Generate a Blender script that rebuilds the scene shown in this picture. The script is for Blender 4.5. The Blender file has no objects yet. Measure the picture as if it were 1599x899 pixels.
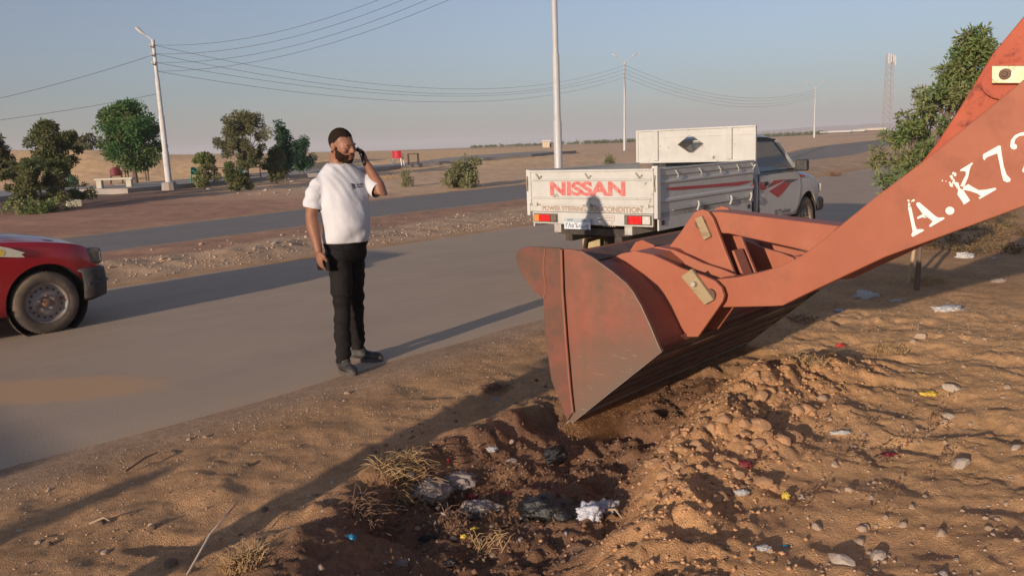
import bpy, bmesh, math, random
import numpy as np
from mathutils import Vector, Matrix, noise as mnoise
PI = math.pi
R = math.radians
rnd = random.Random(7)
nrg = np.random.RandomState(11)
scene = bpy.context.scene
col = scene.collection

# ------------------------------------------------------------------ camera
CAM_H, FPX, PITCH, ROLL = 1.65, 1300.0, R(9.63), R(2.2)
cf = Vector((0, math.cos(PITCH), -math.sin(PITCH)))
cu0 = Vector((0, math.sin(PITCH), math.cos(PITCH)))
cr = math.cos(ROLL) * Vector((1, 0, 0)) - math.sin(ROLL) * cu0
cu = math.cos(ROLL) * cu0 + math.sin(ROLL) * Vector((1, 0, 0))
cam_data = bpy.data.cameras.new('camera')
cam = bpy.data.objects.new('camera', cam_data)
col.objects.link(cam)
M = Matrix((cr, cu, -cf)).transposed().to_4x4()
M.translation = (0, 0, CAM_H)
cam.matrix_world = M
cam_data.sensor_width = 36
cam_data.lens = FPX / 1599 * 36
cam_data.clip_start = 0.05
cam_data.clip_end = 9000
scene.camera = cam

# ------------------------------------------------------------------ light
SUN_EL, SUN_AZ = R(10.8), R(32.8)       # shadows run towards azimuth 32.8 deg right of the view
world = bpy.data.worlds.new('World')
scene.world = world
world.use_nodes = True
wn = world.node_tree
sky = wn.nodes.new('ShaderNodeTexSky')
sky.sky_type = 'NISHITA'
sky.sun_disc = False
sky.sun_elevation = SUN_EL
sky.sun_rotation = PI + SUN_AZ
sky.altitude = 100
sky.air_density = 1.2
sky.dust_density = 0.8
sky.ozone_density = 5.0
bg = wn.nodes['Background']
bg.inputs['Strength'].default_value = 0.093
hsv = wn.nodes.new('ShaderNodeHueSaturation'); hsv.inputs['Saturation'].default_value = .66
tint = wn.nodes.new('ShaderNodeMixRGB'); tint.blend_type = 'MULTIPLY'; tint.inputs['Fac'].default_value = 1
tint.inputs['Color2'].default_value = (1.05, .98, 1.03, 1)      # dusty air over the desert
wn.links.new(sky.outputs[0], hsv.inputs['Color']); wn.links.new(hsv.outputs[0], tint.inputs['Color1'])
wn.links.new(tint.outputs[0], bg.inputs['Color'])
sd = bpy.data.lights.new('sun', 'SUN')
sd.energy = 3.7
sd.angle = R(0.55)
sd.color = (1.0, 0.81, 0.63)
sun = bpy.data.objects.new('sun', sd)
col.objects.link(sun)
sdir = Vector((math.sin(SUN_AZ) * math.cos(SUN_EL), math.cos(SUN_AZ) * math.cos(SUN_EL), -math.sin(SUN_EL)))
sun.rotation_euler = sdir.to_track_quat('-Z', 'Y').to_euler()
scene.view_settings.view_transform = 'Standard'
scene.view_settings.look = 'None'
scene.view_settings.exposure = 0.48
scene.view_settings.gamma = 1
scene.render.resolution_x = 1024
scene.render.resolution_y = 575
scene.cycles.volume_bounces = 1

# ------------------------------------------------------------------ helpers
def tag(o, label=None, cat=None, group=None, kind=None):
    if label: o['label'] = label
    if cat: o['category'] = cat
    if group: o['group'] = group
    if kind: o['kind'] = kind
    return o

def empty(name, loc=(0, 0, 0), rz=0.0, label=None, cat=None, group=None):
    o = bpy.data.objects.new(name, None)
    o.empty_display_size = 0.1
    col.objects.link(o)
    o.location = loc
    o.rotation_euler = (0, 0, rz)
    tag(o, label, cat, group)
    return o

def copy_tree(o, parent=None):
    c = o.copy()
    col.objects.link(c)
    c.parent = parent
    for ch in list(o.children):
        copy_tree(ch, c)
    return c

class MB:
    """collects shapes and links them as ONE mesh object"""
    def __init__(s):
        s.v = []; s.f = []; s.mi = []; s.cur = 0
    def add(s, vs, fs):
        n = len(s.v)
        s.v += [tuple(p) for p in vs]
        for f in fs:
            s.f.append(tuple(i + n for i in f)); s.mi.append(s.cur)
        return s
    def box(s, a, b, m=None):
        x0, y0, z0 = a; x1, y1, z1 = b
        vs = [(x0,y0,z0),(x1,y0,z0),(x1,y1,z0),(x0,y1,z0),(x0,y0,z1),(x1,y0,z1),(x1,y1,z1),(x0,y1,z1)]
        if m is not None: vs = [m @ Vector(p) for p in vs]
        return s.add(vs, [(0,3,2,1),(4,5,6,7),(0,1,5,4),(1,2,6,5),(2,3,7,6),(3,0,4,7)])
    def bar(s, p, q, w, h=None, up=(0,0,1)):
        p = Vector(p); q = Vector(q); d = (q - p); L = d.length; d.normalize()
        h = w if h is None else h
        up = Vector(up)
        if abs(d.dot(up)) > .98: up = Vector((1,0,0))
        sx = d.cross(up).normalized(); uz = sx.cross(d)
        vs = []
        for e in (p, q):
            for a, b in ((-1,-1),(1,-1),(1,1),(-1,1)):
                vs.append(e + sx*a*w/2 + uz*b*h/2)
        return s.add(vs, [(0,3,2,1),(4,5,6,7),(0,1,5,4),(1,2,6,5),(2,3,7,6),(3,0,4,7)])
    def tube(s, pts, rad, n=10, ell=None, cap=True):
        """tapered tube; rad number or list; ell = list of (rx, ry) in fixed frame for vertical lofts"""
        pts = [Vector(p) for p in pts]
        if not hasattr(rad, '__len__'): rad = [rad]*len(pts)
        vs = []; prev = None
        for i, p in enumerate(pts):
            d = (pts[min(i+1, len(pts)-1)] - pts[max(i-1, 0)])
            d = d.normalized() if d.length > 0 else Vector((0,0,1))
            if prev is None:
                a = Vector((0,0,1)) if abs(d.z) < .9 else Vector((1,0,0))
                prev = d.cross(a).normalized()
            sx = (prev - d*prev.dot(d)).normalized(); prev = sx
            sy = d.cross(sx)
            for k in range(n):
                t = 2*PI*k/n
                vs.append(p + (sx*math.cos(t) + sy*math.sin(t))*rad[i])
        fs = []
        for i in range(len(pts)-1):
            for k in range(n):
                a = i*n+k; b = i*n+(k+1)%n
                fs.append((a, b, b+n, a+n))
        if cap:
            fs.append(tuple(reversed(range(n)))); fs.append(tuple(range((len(pts)-1)*n, len(pts)*n)))
        return s.add(vs, fs)
    def rings(s, rs, n=28, p=2.0):
        """vertical loft of (z, cx, cy, rx, ry)"""
        vs = []
        for z, cx, cy, rx, ry in rs:
            for k in range(n):
                t = 2*PI*k/n; c = math.cos(t); q = math.sin(t)
                vs.append((cx + rx*math.copysign(abs(c)**(2/p), c), cy + ry*math.copysign(abs(q)**(2/p), q), z))
        fs = []
        for i in range(len(rs)-1):
            for k in range(n):
                a = i*n+k; b = i*n+(k+1)%n
                fs.append((a, b, b+n, a+n))
        fs.append(tuple(reversed(range(n)))); fs.append(tuple(range((len(rs)-1)*n, len(rs)*n)))
        return s.add(vs, fs)
    def ball(s, c, r, m=None, nu=16, nv=10):
        c = Vector(c)
        r = (r, r, r) if not hasattr(r, '__len__') else r
        vs = [(0,0,-r[2])]
        for i in range(1, nv):
            ph = -PI/2 + PI*i/nv
            for k in range(nu):
                t = 2*PI*k/nu
                vs.append((r[0]*math.cos(ph)*math.cos(t), r[1]*math.cos(ph)*math.sin(t), r[2]*math.sin(ph)))
        vs.append((0,0,r[2]))
        vs = [Vector(p) for p in vs]
        if m is not None: vs = [m @ p for p in vs]
        vs = [p + c for p in vs]
        fs = []
        for k in range(nu):
            fs.append((0, 1+(k+1)%nu, 1+k))
        for i in range(nv-2):
            for k in range(nu):
                a = 1+i*nu+k; b = 1+i*nu+(k+1)%nu
                fs.append((a, b, b+nu, a+nu))
        t0 = 1+(nv-2)*nu; top = len(vs)-1
        for k in range(nu): fs.append((t0+k, t0+(k+1)%nu, top))
        return s.add(vs, fs)
    def prism(s, poly, o, ax, az, n, t):
        """polygon (a,b) in plane o + a*ax + b*az, extruded by t along n"""
        o = Vector(o); ax = Vector(ax); az = Vector(az); n = Vector(n)
        k = len(poly)
        vs = [o + ax*a + az*b for a, b in poly] + [o + ax*a + az*b + n*t for a, b in poly]
        fs = [tuple(range(k)), tuple(reversed(range(k, 2*k)))]
        for i in range(k):
            j = (i+1) % k
            fs.append((j, i, i+k, j+k))
        return s.add(vs, fs)
    def lathe(s, prof, o, axis, n=32, ref=None):
        """prof (r, h) along axis"""
        o = Vector(o); axis = Vector(axis).normalized()
        a = Vector((0,0,1)) if abs(axis.z) < .9 else Vector((1,0,0))
        sx = axis.cross(a).normalized(); sy = axis.cross(sx)
        vs = []
        for r_, h in prof:
            for k in range(n):
                t = 2*PI*k/n
                vs.append(o + axis*h + (sx*math.cos(t)+sy*math.sin(t))*max(r_, 1e-4))
        fs = []
        for i in range(len(prof)-1):
            for k in range(n):
                a_ = i*n+k; b_ = i*n+(k+1)%n
                fs.append((a_, b_, b_+n, a_+n))
        return s.add(vs, fs)
    def build(s, name, mat, parent=None, smooth=False, bevel=0, label=None, fix=True, angle=40):
        me = bpy.data.meshes.new(name)
        me.from_pydata([tuple(p) for p in s.v], [], s.f)
        if fix:
            bm = bmesh.new(); bm.from_mesh(me)
            bmesh.ops.recalc_face_normals(bm, faces=bm.faces)
            bm.to_mesh(me); bm.free()
        mats = mat if isinstance(mat, (list, tuple)) else [mat]
        for m in mats: me.materials.append(m)
        if len(mats) > 1 and not fix:
            me.polygons.foreach_set('material_index', s.mi)
        elif len(mats) > 1:
            me.polygons.foreach_set('material_index', s.mi)
        o = bpy.data.objects.new(name, me)
        col.objects.link(o)
        o.parent = parent
        if smooth:
            me.polygons.foreach_set('use_smooth', [True]*len(me.polygons))
            try: me.set_sharp_from_angle(angle=R(angle))
            except Exception: pass
        if bevel:
            b = o.modifiers.new('bevel', 'BEVEL'); b.width = bevel; b.segments = 2; b.limit_method = 'ANGLE'; b.angle_limit = R(35)
            b.harden_normals = False
        if label: o['label'] = label
        return o

def mesh_np(name, verts, faces, mat, parent=None, smooth=False, fsize=None):
    """fast mesh from numpy arrays; faces (n,4) or (n,3)"""
    me = bpy.data.meshes.new(name)
    verts = np.asarray(verts, dtype=np.float32); faces = np.asarray(faces, dtype=np.int32)
    k = faces.shape[1]
    me.vertices.add(len(verts)); me.vertices.foreach_set('co', verts.ravel())
    me.loops.add(faces.size); me.loops.foreach_set('vertex_index', faces.ravel())
    me.polygons.add(len(faces))
    me.polygons.foreach_set('loop_start', np.arange(0, faces.size, k, dtype=np.int32))
    me.polygons.foreach_set('loop_total', np.full(len(faces), k, dtype=np.int32))
    if smooth: me.polygons.foreach_set('use_smooth', np.ones(len(faces), dtype=bool))
    me.update(calc_edges=True)
    for m in (mat if isinstance(mat, (list, tuple)) else [mat]): me.materials.append(m)
    o = bpy.data.objects.new(name, me); col.objects.link(o); o.parent = parent
    return o

def evaluated(o):
    """apply the modifiers of o"""
    dg = bpy.context.evaluated_depsgraph_get()
    dg.update()
    me = bpy.data.meshes.new_from_object(o.evaluated_get(dg))
    old = o.data
    o.modifiers.clear()
    o.data = me
    return o

def remeshed(o, voxel, smooth_it=4, fac=.5):
    m = o.modifiers.new('r', 'REMESH'); m.mode = 'VOXEL'; m.voxel_size = voxel; m.use_smooth_shade = True
    if smooth_it:
        q = o.modifiers.new('s', 'SMOOTH'); q.factor = fac; q.iterations = smooth_it
    return evaluated(o)

def text_mesh(name, body, mat, parent, mtx, size=.1, sx=1.0, offset=0.0, ext=0.001, align='CENTER', spacing=1.0):
    cu_ = bpy.data.curves.new(name, 'FONT')
    cu_.body = body; cu_.size = size; cu_.extrude = ext; cu_.offset = offset
    cu_.align_x = align; cu_.align_y = 'CENTER'; cu_.space_character = spacing
    t = bpy.data.objects.new(name, cu_); col.objects.link(t)
    dg = bpy.context.evaluated_depsgraph_get(); dg.update()
    me = bpy.data.meshes.new_from_object(t.evaluated_get(dg))
    bpy.data.objects.remove(t)
    me.transform(Matrix.Diagonal((sx, 1, 1, 1))); me.transform(mtx)
    me.materials.clear(); me.materials.append(mat)
    o = bpy.data.objects.new(name, me); col.objects.link(o); o.parent = parent
    return o

def frame(o, ax, ay, az):
    m = Matrix((Vector(ax), Vector(ay), Vector(az))).transposed().to_4x4(); m.translation = o
    return m

# ------------------------------------------------------------------ materials
def mat(name, c1, c2=None, scale=8, rough=.8, metal=0, bump=0, bscale=None, dirt=None, dscale=3, dlo=.5, dhi=.7,
        coat=0, spec=.5, c3=None, detail=6, coord='Object', bdist=.01, stretch=None, subs=0, sheen=0):
    m = bpy.data.materials.new(name); m.use_nodes = True
    nt = m.node_tree; N = nt.nodes; L = nt.links
    b = N['Principled BSDF']
    b.inputs['Roughness'].default_value = rough
    b.inputs['Metallic'].default_value = metal
    b.inputs['Coat Weight'].default_value = coat
    b.inputs['Coat Roughness'].default_value = .15
    b.inputs['Specular IOR Level'].default_value = spec
    c2 = c2 or tuple(min(1, x*1.18) for x in c1)
    tc = N.new('ShaderNodeTexCoord')
    src = tc.outputs[coord]
    if stretch:
        mp = N.new('ShaderNodeMapping'); mp.inputs['Scale'].default_value = stretch
        L.new(src, mp.inputs[0]); src = mp.outputs[0]
    n1 = N.new('ShaderNodeTexNoise'); n1.inputs['Scale'].default_value = scale; n1.inputs['Detail'].default_value = detail
    n1.inputs['Roughness'].default_value = .62
    L.new(src, n1.inputs['Vector'])
    rp = N.new('ShaderNodeValToRGB'); rp.color_ramp.elements[0].position = .3; rp.color_ramp.elements[1].position = .7
    rp.color_ramp.elements[0].color = (*c1, 1); rp.color_ramp.elements[1].color = (*c2, 1)
    if c3:
        e = rp.color_ramp.elements.new(.5); e.color = (*c3, 1)
    L.new(n1.outputs['Fac'], rp.inputs[0])
    out = rp.outputs[0]
    if dirt:
        n2 = N.new('ShaderNodeTexNoise'); n2.inputs['Scale'].default_value = dscale; n2.inputs['Detail'].default_value = 9
        n2.inputs['Roughness'].default_value = .7
        L.new(src, n2.inputs['Vector'])
        mr = N.new('ShaderNodeMapRange'); mr.inputs['From Min'].default_value = dlo; mr.inputs['From Max'].default_value = dhi
        L.new(n2.outputs['Fac'], mr.inputs['Value'])
        mx = N.new('ShaderNodeMixRGB'); mx.inputs['Color2'].default_value = (*dirt, 1)
        L.new(mr.outputs[0], mx.inputs['Fac']); L.new(out, mx.inputs['Color1'])
        out = mx.outputs[0]
        rr = N.new('ShaderNodeMapRange'); rr.inputs['To Min'].default_value = rough; rr.inputs['To Max'].default_value = .9
        L.new(mr.outputs[0], rr.inputs['Value']); L.new(rr.outputs[0], b.inputs['Roughness'])
    L.new(out, b.inputs['Base Color'])
    if bump:
        nb = N.new('ShaderNodeTexNoise'); nb.inputs['Scale'].default_value = bscale or scale*3; nb.inputs['Detail'].default_value = 8
        L.new(src, nb.inputs['Vector'])
        bp = N.new('ShaderNodeBump'); bp.inputs['Strength'].default_value = bump; bp.inputs['Distance'].default_value = bdist
        L.new(nb.outputs['Fac'], bp.inputs['Height']); L.new(bp.outputs[0], b.inputs['Normal'])
    return m

def leaf_mat(name, cols):
    m = bpy.data.materials.new(name); m.use_nodes = True
    nt = m.node_tree; N = nt.nodes; L = nt.links
    b = N['Principled BSDF']; b.inputs['Roughness'].default_value = .6; b.inputs['Specular IOR Level'].default_value = .25
    at_ = N.new('ShaderNodeAttribute'); at_.attribute_name = 'tone'
    rp = N.new('ShaderNodeValToRGB')
    rp.color_ramp.elements[0].color = (*cols[0], 1); rp.color_ramp.elements[1].color = (*cols[-1], 1)
    for i, c in enumerate(cols[1:-1]):
        e = rp.color_ramp.elements.new((i+1)/(len(cols)-1)); e.color = (*c, 1)
    L.new(at_.outputs['Fac'], rp.inputs[0]); L.new(rp.outputs[0], b.inputs['Base Color'])
    tr = N.new('ShaderNodeBsdfTranslucent'); L.new(rp.outputs[0], tr.inputs[0])
    mx = N.new('ShaderNodeMixShader'); mx.inputs[0].default_value = .3
    L.new(b.outputs[0], mx.inputs[1]); L.new(tr.outputs[0], mx.inputs[2])
    L.new(mx.outputs[0], N['Material Output'].inputs[0])
    return m

MAT = {}
MAT['white_paint'] = mat('white_paint', (.50,.495,.47), (.57,.56,.535), 5, .38, coat=.2, dirt=(.34,.27,.19), dscale=4.5, dlo=.60, dhi=.85, bump=.15, bscale=9)
MAT['white_chipped'] = mat('white_chipped', (.47,.465,.43), (.56,.55,.515), 6, .45, dirt=(.20,.13,.08), dscale=8, dlo=.62, dhi=.70, bump=.35, bscale=9)
MAT['rust_edge'] = mat('rust_edge', (.20,.14,.09), (.42,.36,.27), 20, .8)
MAT['bed_inside'] = mat('bed_inside', (.35,.33,.30), (.5,.48,.44), 8, .7, dirt=(.22,.15,.1))
MAT['red_letter'] = mat('red_letter', (.50,.075,.07), (.60,.26,.23), 25, .5, detail=10)
MAT['brown_letter'] = mat('brown_letter', (.30,.20,.14), (.42,.30,.22), 20, .6)
MAT['stripe_red'] = mat('stripe_red', (.42,.04,.05), (.5,.07,.07), 8, .4)
MAT['stripe_grey'] = mat('stripe_grey', (.10,.08,.09), (.15,.12,.13), 8, .4)
MAT['black_plastic'] = mat('black_plastic', (.025,.024,.024), (.05,.047,.045), 10, .55, dirt=(.16,.12,.09), dlo=.5, dhi=.9)
MAT['bumper'] = mat('bumper', (.022,.020,.022), (.045,.04,.04), 6, .55, dirt=(.13,.09,.07), dlo=.5, dhi=.8, dscale=5)
MAT['tyre'] = mat('tyre', (.035,.032,.03), (.07,.06,.052), 10, .9, dirt=(.24,.17,.11), dscale=4, dlo=.35, dhi=.75, bump=.2)
MAT['rim'] = mat('rim', (.20,.19,.18), (.32,.30,.28), 14, .5, metal=.4, dirt=(.24,.15,.10), dscale=8, dlo=.45, dhi=.65)
MAT['hub'] = mat('hub', (.36,.17,.08), (.2,.11,.07), 30, .7)
MAT['under'] = mat('under', (.03,.027,.025), (.08,.06,.045), 12, .85)
MAT['tail_red'] = mat('tail_red', (.55,.015,.02), (.7,.03,.03), 30, .2, coat=.6)
MAT['tail_amber'] = mat('tail_amber', (.70,.22,.05), (.8,.3,.08), 30, .2, coat=.6)
MAT['tail_clear'] = mat('tail_clear', (.45,.42,.38), (.7,.66,.6), 30, .25, coat=.6)
MAT['dark_frame'] = mat('dark_frame', (.10,.085,.07), (.17,.14,.11), 30, .6)
MAT['plate'] = mat('plate', (.55,.60,.66), (.66,.70,.74), 12, .45)
MAT['plate_blue'] = mat('plate_blue', (.35,.42,.45), (.42,.48,.5), 12, .45)
MAT['ink'] = mat('ink', (.02,.02,.025), (.04,.04,.05), 10, .6)
MAT['red_paint'] = mat('red_paint', (.36,.010,.014), (.44,.016,.02), 4, .28, coat=.7, dirt=(.22,.07,.05), dscale=3, dlo=.62, dhi=.9)
MAT['cream_decal'] = mat('cream_decal', (.72,.68,.5), (.78,.74,.58), 10, .5)
MAT['yellow_decal'] = mat('yellow_decal', (.8,.55,.05), (.85,.62,.1), 10, .5)
OR1, OR2 = (.315,.098,.052), (.375,.128,.070)
MAT['orange'] = mat('orange', OR1, OR2, 3, .55, spec=.35, dirt=(.23,.095,.062), dscale=3.2, dlo=.52, dhi=.80, bump=.2, bscale=14, c3=(.345,.110,.060))
MAT['orange_worn'] = mat('orange_worn', (.26,.078,.050), (.32,.108,.068), 4, .65, spec=.3, dirt=(.22,.135,.09), dscale=3.0, dlo=.42, dhi=.66, bump=.25, bscale=22)
MAT['lever_paint'] = mat('lever_paint', (.38,.075,.04), (.45,.11,.055), 4, .6, spec=.3, dirt=(.08,.035,.03), dscale=5.5, dlo=.56, dhi=.68, bump=.2, bscale=22)
MAT['steel_worn'] = mat('steel_worn', (.20,.155,.125), (.30,.24,.195), 9, .6, metal=.2, dirt=(.30,.11,.07), dscale=6, dlo=.55, dhi=.7, bump=.3, bscale=30)
MAT['steel_dark'] = mat('steel_dark', (.10,.06,.045), (.17,.10,.07), 10, .65, metal=.2, dirt=(.24,.12,.08), dscale=7, dlo=.5, dhi=.75, bump=.3, bscale=30)
MAT['brass'] = mat('brass', (.50,.42,.24), (.72,.64,.42), 10, .38, metal=.7, dirt=(.08,.05,.03), dscale=14, dlo=.55, dhi=.64)
MAT['key_plate'] = mat('key_plate', (.30,.22,.12), (.42,.33,.19), 12, .7, dirt=(.16,.10,.06), dscale=12, dlo=.5, dhi=.7, stretch=(1,1,6))
MAT['letter_white'] = mat('letter_white', (.80,.78,.72), (.86,.84,.78), 12, .6, dirt=(.5,.2,.13), dscale=22, dlo=.68, dhi=.76)
MAT['skin'] = mat('skin', (.235,.105,.062), (.30,.14,.085), 14, .5, spec=.35, bump=.08, bscale=90)
MAT['hair'] = mat('hair', (.014,.010,.008), (.040,.026,.019), 140, 1.0, spec=.05, bump=.8, bscale=220)
MAT['beard'] = mat('beard', (.020,.012,.009), (.045,.024,.016), 120, 1.0, spec=.05, bump=.8, bscale=220)
MAT['tshirt'] = mat('tshirt', (.57,.57,.60), (.62,.62,.645), 6, .9, bump=.25, bscale=16, spec=.2, bdist=.02)
MAT['trousers'] = mat('trousers', (.010,.009,.009), (.016,.013,.013), 9, .85, bump=.4, bscale=18, spec=.2, bdist=.02)
MAT['shoe'] = mat('shoe', (.018,.017,.018), (.04,.038,.04), 14, .6, dirt=(.16,.11,.08), dlo=.5, dhi=.8, dscale=18)
MAT['sole'] = mat('sole', (.06,.05,.045), (.13,.10,.085), 20, .8)
MAT['eye'] = mat('eye', (.22,.19,.17), (.26,.22,.2), 20, .3)
MAT['phone'] = mat('phone', (.008,.008,.009), (.014,.014,.015), 20, .25, coat=.4)
MAT['pole_metal'] = mat('pole_metal', (.42,.42,.42), (.50,.50,.49), 6, .5, metal=.1, dirt=(.30,.27,.24), dscale=4, dlo=.55, dhi=.85, stretch=(3,3,.4))
MAT['pole_concrete'] = mat('pole_concrete', (.50,.49,.47), (.62,.60,.57), 6, .8, dirt=(.38,.34,.30), dscale=4, dlo=.5, dhi=.8)
MAT['concrete'] = mat('concrete', (.26,.24,.22), (.36,.33,.30), 1.2, .9, bump=.3, bscale=12, dirt=(.40,.27,.17), dscale=.7, dlo=.5, dhi=.7)
MAT['bench_concrete'] = mat('bench_concrete', (.48,.44,.36), (.58,.52,.42), 4, .85, bump=.2)
MAT['wire'] = mat('wire', (.035,.035,.04), (.05,.05,.055), 4, .7)
MAT['bark'] = mat('bark', (.10,.07,.05), (.19,.14,.10), 8, .9, bump=.5, bscale=30, stretch=(2,2,.4))
MAT['stick'] = mat('stick', (.36,.25,.15), (.5,.37,.24), 12, .85, stretch=(3,3,.5), bump=.3)
MAT['straw'] = mat('straw', (.36,.22,.10), (.50,.34,.17), 12, .85)
MAT['twig'] = mat('twig', (.16,.09,.06), (.26,.15,.09), 12, .85)
MAT['clod'] = mat('clod', (.43,.24,.122), (.56,.325,.172), 8, .95, bump=.6, bscale=40)
MAT['clod_dark'] = mat('clod_dark', (.16,.09,.055), (.23,.125,.075), 8, .95, bump=.6, bscale=40)
MAT['stone'] = mat('stone', (.38,.27,.19), (.50,.38,.28), 9, .85, bump=.5, bscale=25, dirt=(.36,.21,.12), dlo=.5, dhi=.7)
MAT['pale_stone'] = mat('pale_stone', (.42,.34,.27), (.54,.45,.37), 9, .85, bump=.5, bscale=25, dirt=(.38,.24,.15), dlo=.55, dhi=.7)
MAT['dark_stone'] = mat('dark_stone', (.12,.08,.055), (.22,.15,.10), 9, .9, bump=.5, bscale=25)
MAT['black_bag'] = mat('black_bag', (.010,.009,.010), (.016,.015,.016), 9, .35, dirt=(.26,.14,.07), dscale=5, dlo=.66, dhi=.70, bump=.5, bscale=20)
MAT['white_bag'] = mat('white_bag', (.58,.58,.58), (.70,.70,.70), 9, .5, dirt=(.04,.06,.42), dscale=10, dlo=.55, dhi=.57, bump=.6, bscale=18)
MAT['pale_bag'] = mat('pale_bag', (.42,.42,.42), (.60,.60,.60), 9, .5, dirt=(.36,.22,.13), dscale=8, dlo=.5, dhi=.7, bump=.6, bscale=18)
MAT['yellow_pack'] = mat('yellow_pack', (.62,.42,.04), (.72,.52,.06), 12, .4, dirt=(.20,.16,.10), dscale=16, dlo=.5, dhi=.6)
MAT['blue_pack'] = mat('blue_pack', (.02,.24,.42), (.04,.34,.55), 12, .35)
MAT['red_pack'] = mat('red_pack', (.42,.03,.03), (.5,.08,.06), 12, .5)
MAT['grey_rag'] = mat('grey_rag', (.26,.22,.20), (.46,.40,.36), 14, .9, bump=.8, bscale=22, dirt=(.34,.19,.11), dlo=.5, dhi=.65, dscale=9)
MAT['maroon'] = mat('maroon', (.13,.014,.02), (.18,.02,.03), 12, .5)
MAT['red_plastic'] = mat('red_plastic', (.45,.012,.03), (.52,.02,.04), 12, .45)
MAT['green_plastic'] = mat('green_plastic', (.02,.22,.15), (.03,.28,.19), 12, .45)
MAT['blue_plastic'] = mat('blue_plastic', (.02,.20,.30), (.03,.26,.38), 12, .45)
MAT['white_plastic'] = mat('white_plastic', (.62,.62,.62), (.7,.7,.7), 12, .45)
MAT['dark_wood'] = mat('dark_wood', (.05,.035,.025), (.10,.07,.05), 12, .8)
MAT['far_wall'] = mat('far_wall', (.50,.40,.28), (.60,.50,.36), 2, .9)
MAT['far_dark'] = mat('far_dark', (.16,.13,.11), (.2,.17,.14), 2, .9)
MAT['seat'] = mat('seat', (.09,.08,.08), (.13,.12,.12), 12, .9)
gl = bpy.data.materials.new('glass'); gl.use_nodes = True
g_ = gl.node_tree.nodes['Principled BSDF']
g_.inputs['Base Color'].default_value = (.30,.34,.36,1); g_.inputs['Roughness'].default_value = .04
gl_mix = gl.node_tree.nodes.new('ShaderNodeMixShader'); gl_tr = gl.node_tree.nodes.new('ShaderNodeBsdfTransparent')
gl_tr.inputs[0].default_value = (.62,.66,.66,1); gl_mix.inputs[0].default_value = .22
gl.node_tree.links.new(gl_tr.outputs[0], gl_mix.inputs[1]); gl.node_tree.links.new(g_.outputs[0], gl_mix.inputs[2])
gl.node_tree.links.new(gl_mix.outputs[0], gl.node_tree.nodes['Material Output'].inputs[0])
MAT['glass'] = gl

# ------------------------------------------------------------------ terrain height
def vnoise(x, y, seed=0):
    x = np.asarray(x, float); y = np.asarray(y, float)
    xi = np.floor(x).astype(np.int64); yi = np.floor(y).astype(np.int64)
    xf = x - xi; yf = y - yi
    def h(a, b):
        n = (a*374761393 + b*668265263 + seed*974634777) & 0xffffffff
        n = ((n ^ (n >> 13)) * 1274126177) & 0xffffffff
        return ((n ^ (n >> 16)) & 0xffff) / 65535.0
    sx = xf*xf*(3-2*xf); sy = yf*yf*(3-2*yf)
    return (h(xi,yi)*(1-sx)+h(xi+1,yi)*sx)*(1-sy) + (h(xi,yi+1)*(1-sx)+h(xi+1,yi+1)*sx)*sy
def fbm(x, y, oct_=4, seed=0, gain=.5):
    s = 0; a = 1; t = 0
    for i in range(oct_):
        s = s + a*(vnoise(x*2**i+17.3*i, y*2**i-9.1*i, seed+i)-.5); t += a; a *= gain
    return s/t*2
def cell(x, y, seed=0):
    """rounded lumps: 1 at a cell's centre, 0 between cells"""
    x = np.asarray(x, float); y = np.asarray(y, float)
    xi = np.floor(x).astype(np.int64); yi = np.floor(y).astype(np.int64)
    best = np.full(x.shape, 9.0)
    def h(a, b, s):
        n = (a*374761393 + b*668265263 + (seed+s)*974634777) & 0xffffffff
        n = ((n ^ (n >> 13)) * 1274126177) & 0xffffffff
        return ((n ^ (n >> 16)) & 0xffff) / 65535.0
    for i in (-1,0,1):
        for j in (-1,0,1):
            px = xi+i+h(xi+i, yi+j, 1); py = yi+j+h(xi+i, yi+j, 2)
            rr = .5+.6*h(xi+i, yi+j, 3)
            best = np.minimum(best, np.hypot(px-x, py-y)/rr)
    return np.clip(1-best, 0, 1)
def chunk(x, y, seed=0):
    c = cell(x, y, seed); return np.clip(c*2.4, 0, 1)*(.35+.65*vnoise(x*.7, y*.7, seed+9))
def sstep(a, b, x):
    t = np.clip((x-a)/(b-a), 0, 1); return t*t*(3-2*t)
SA, CA = math.sin(R(41.5)), math.cos(R(41.5))
NR_U = [-60,14,36,44,60,90,140]; NR_V0 = [4.85,4.85,4.9,5.0,5.4,4.5,0]; NR_V1 = [11.4,11.4,13.1,13.8,14.0,12,7.5]
FR_U = [-60,-10,6.7,14,20,50,62,90,140]; FR_V0 = [8,13,15.8,16.7,17.0,20.3,19.7,17.5,12]
FT_U = [-60,-10,8.2,15.3,20,28,45,63,75,100,140]; FT_V = [12.5,17.6,20.2,21.9,23,23.8,25.4,25.8,24.3,22,18]
def seg_dist(x, y, pts):
    """distance to a polyline and parameter 0..1"""
    d = np.full(np.shape(x), 1e9); tt = np.zeros(np.shape(x)); n = len(pts)-1
    for i in range(n):
        ax, ay = pts[i]; bx, by = pts[i+1]
        L2 = (bx-ax)**2+(by-ay)**2
        t = np.clip(((x-ax)*(bx-ax)+(y-ay)*(by-ay))/L2, 0, 1)
        dd = np.hypot(x-ax-t*(bx-ax), y-ay-t*(by-ay))
        m = dd < d
        d = np.where(m, dd, d); tt = np.where(m, (i+t)/n, tt)
    return d, tt
PIT = [(-.45,2.2),(-.25,3.2),(.05,3.95),(.62,4.75),(1.30,5.35)]
RIDGE = [(.50,2.4),(.66,3.4),(.98,4.15),(1.55,4.95),(2.25,5.60)]
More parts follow.
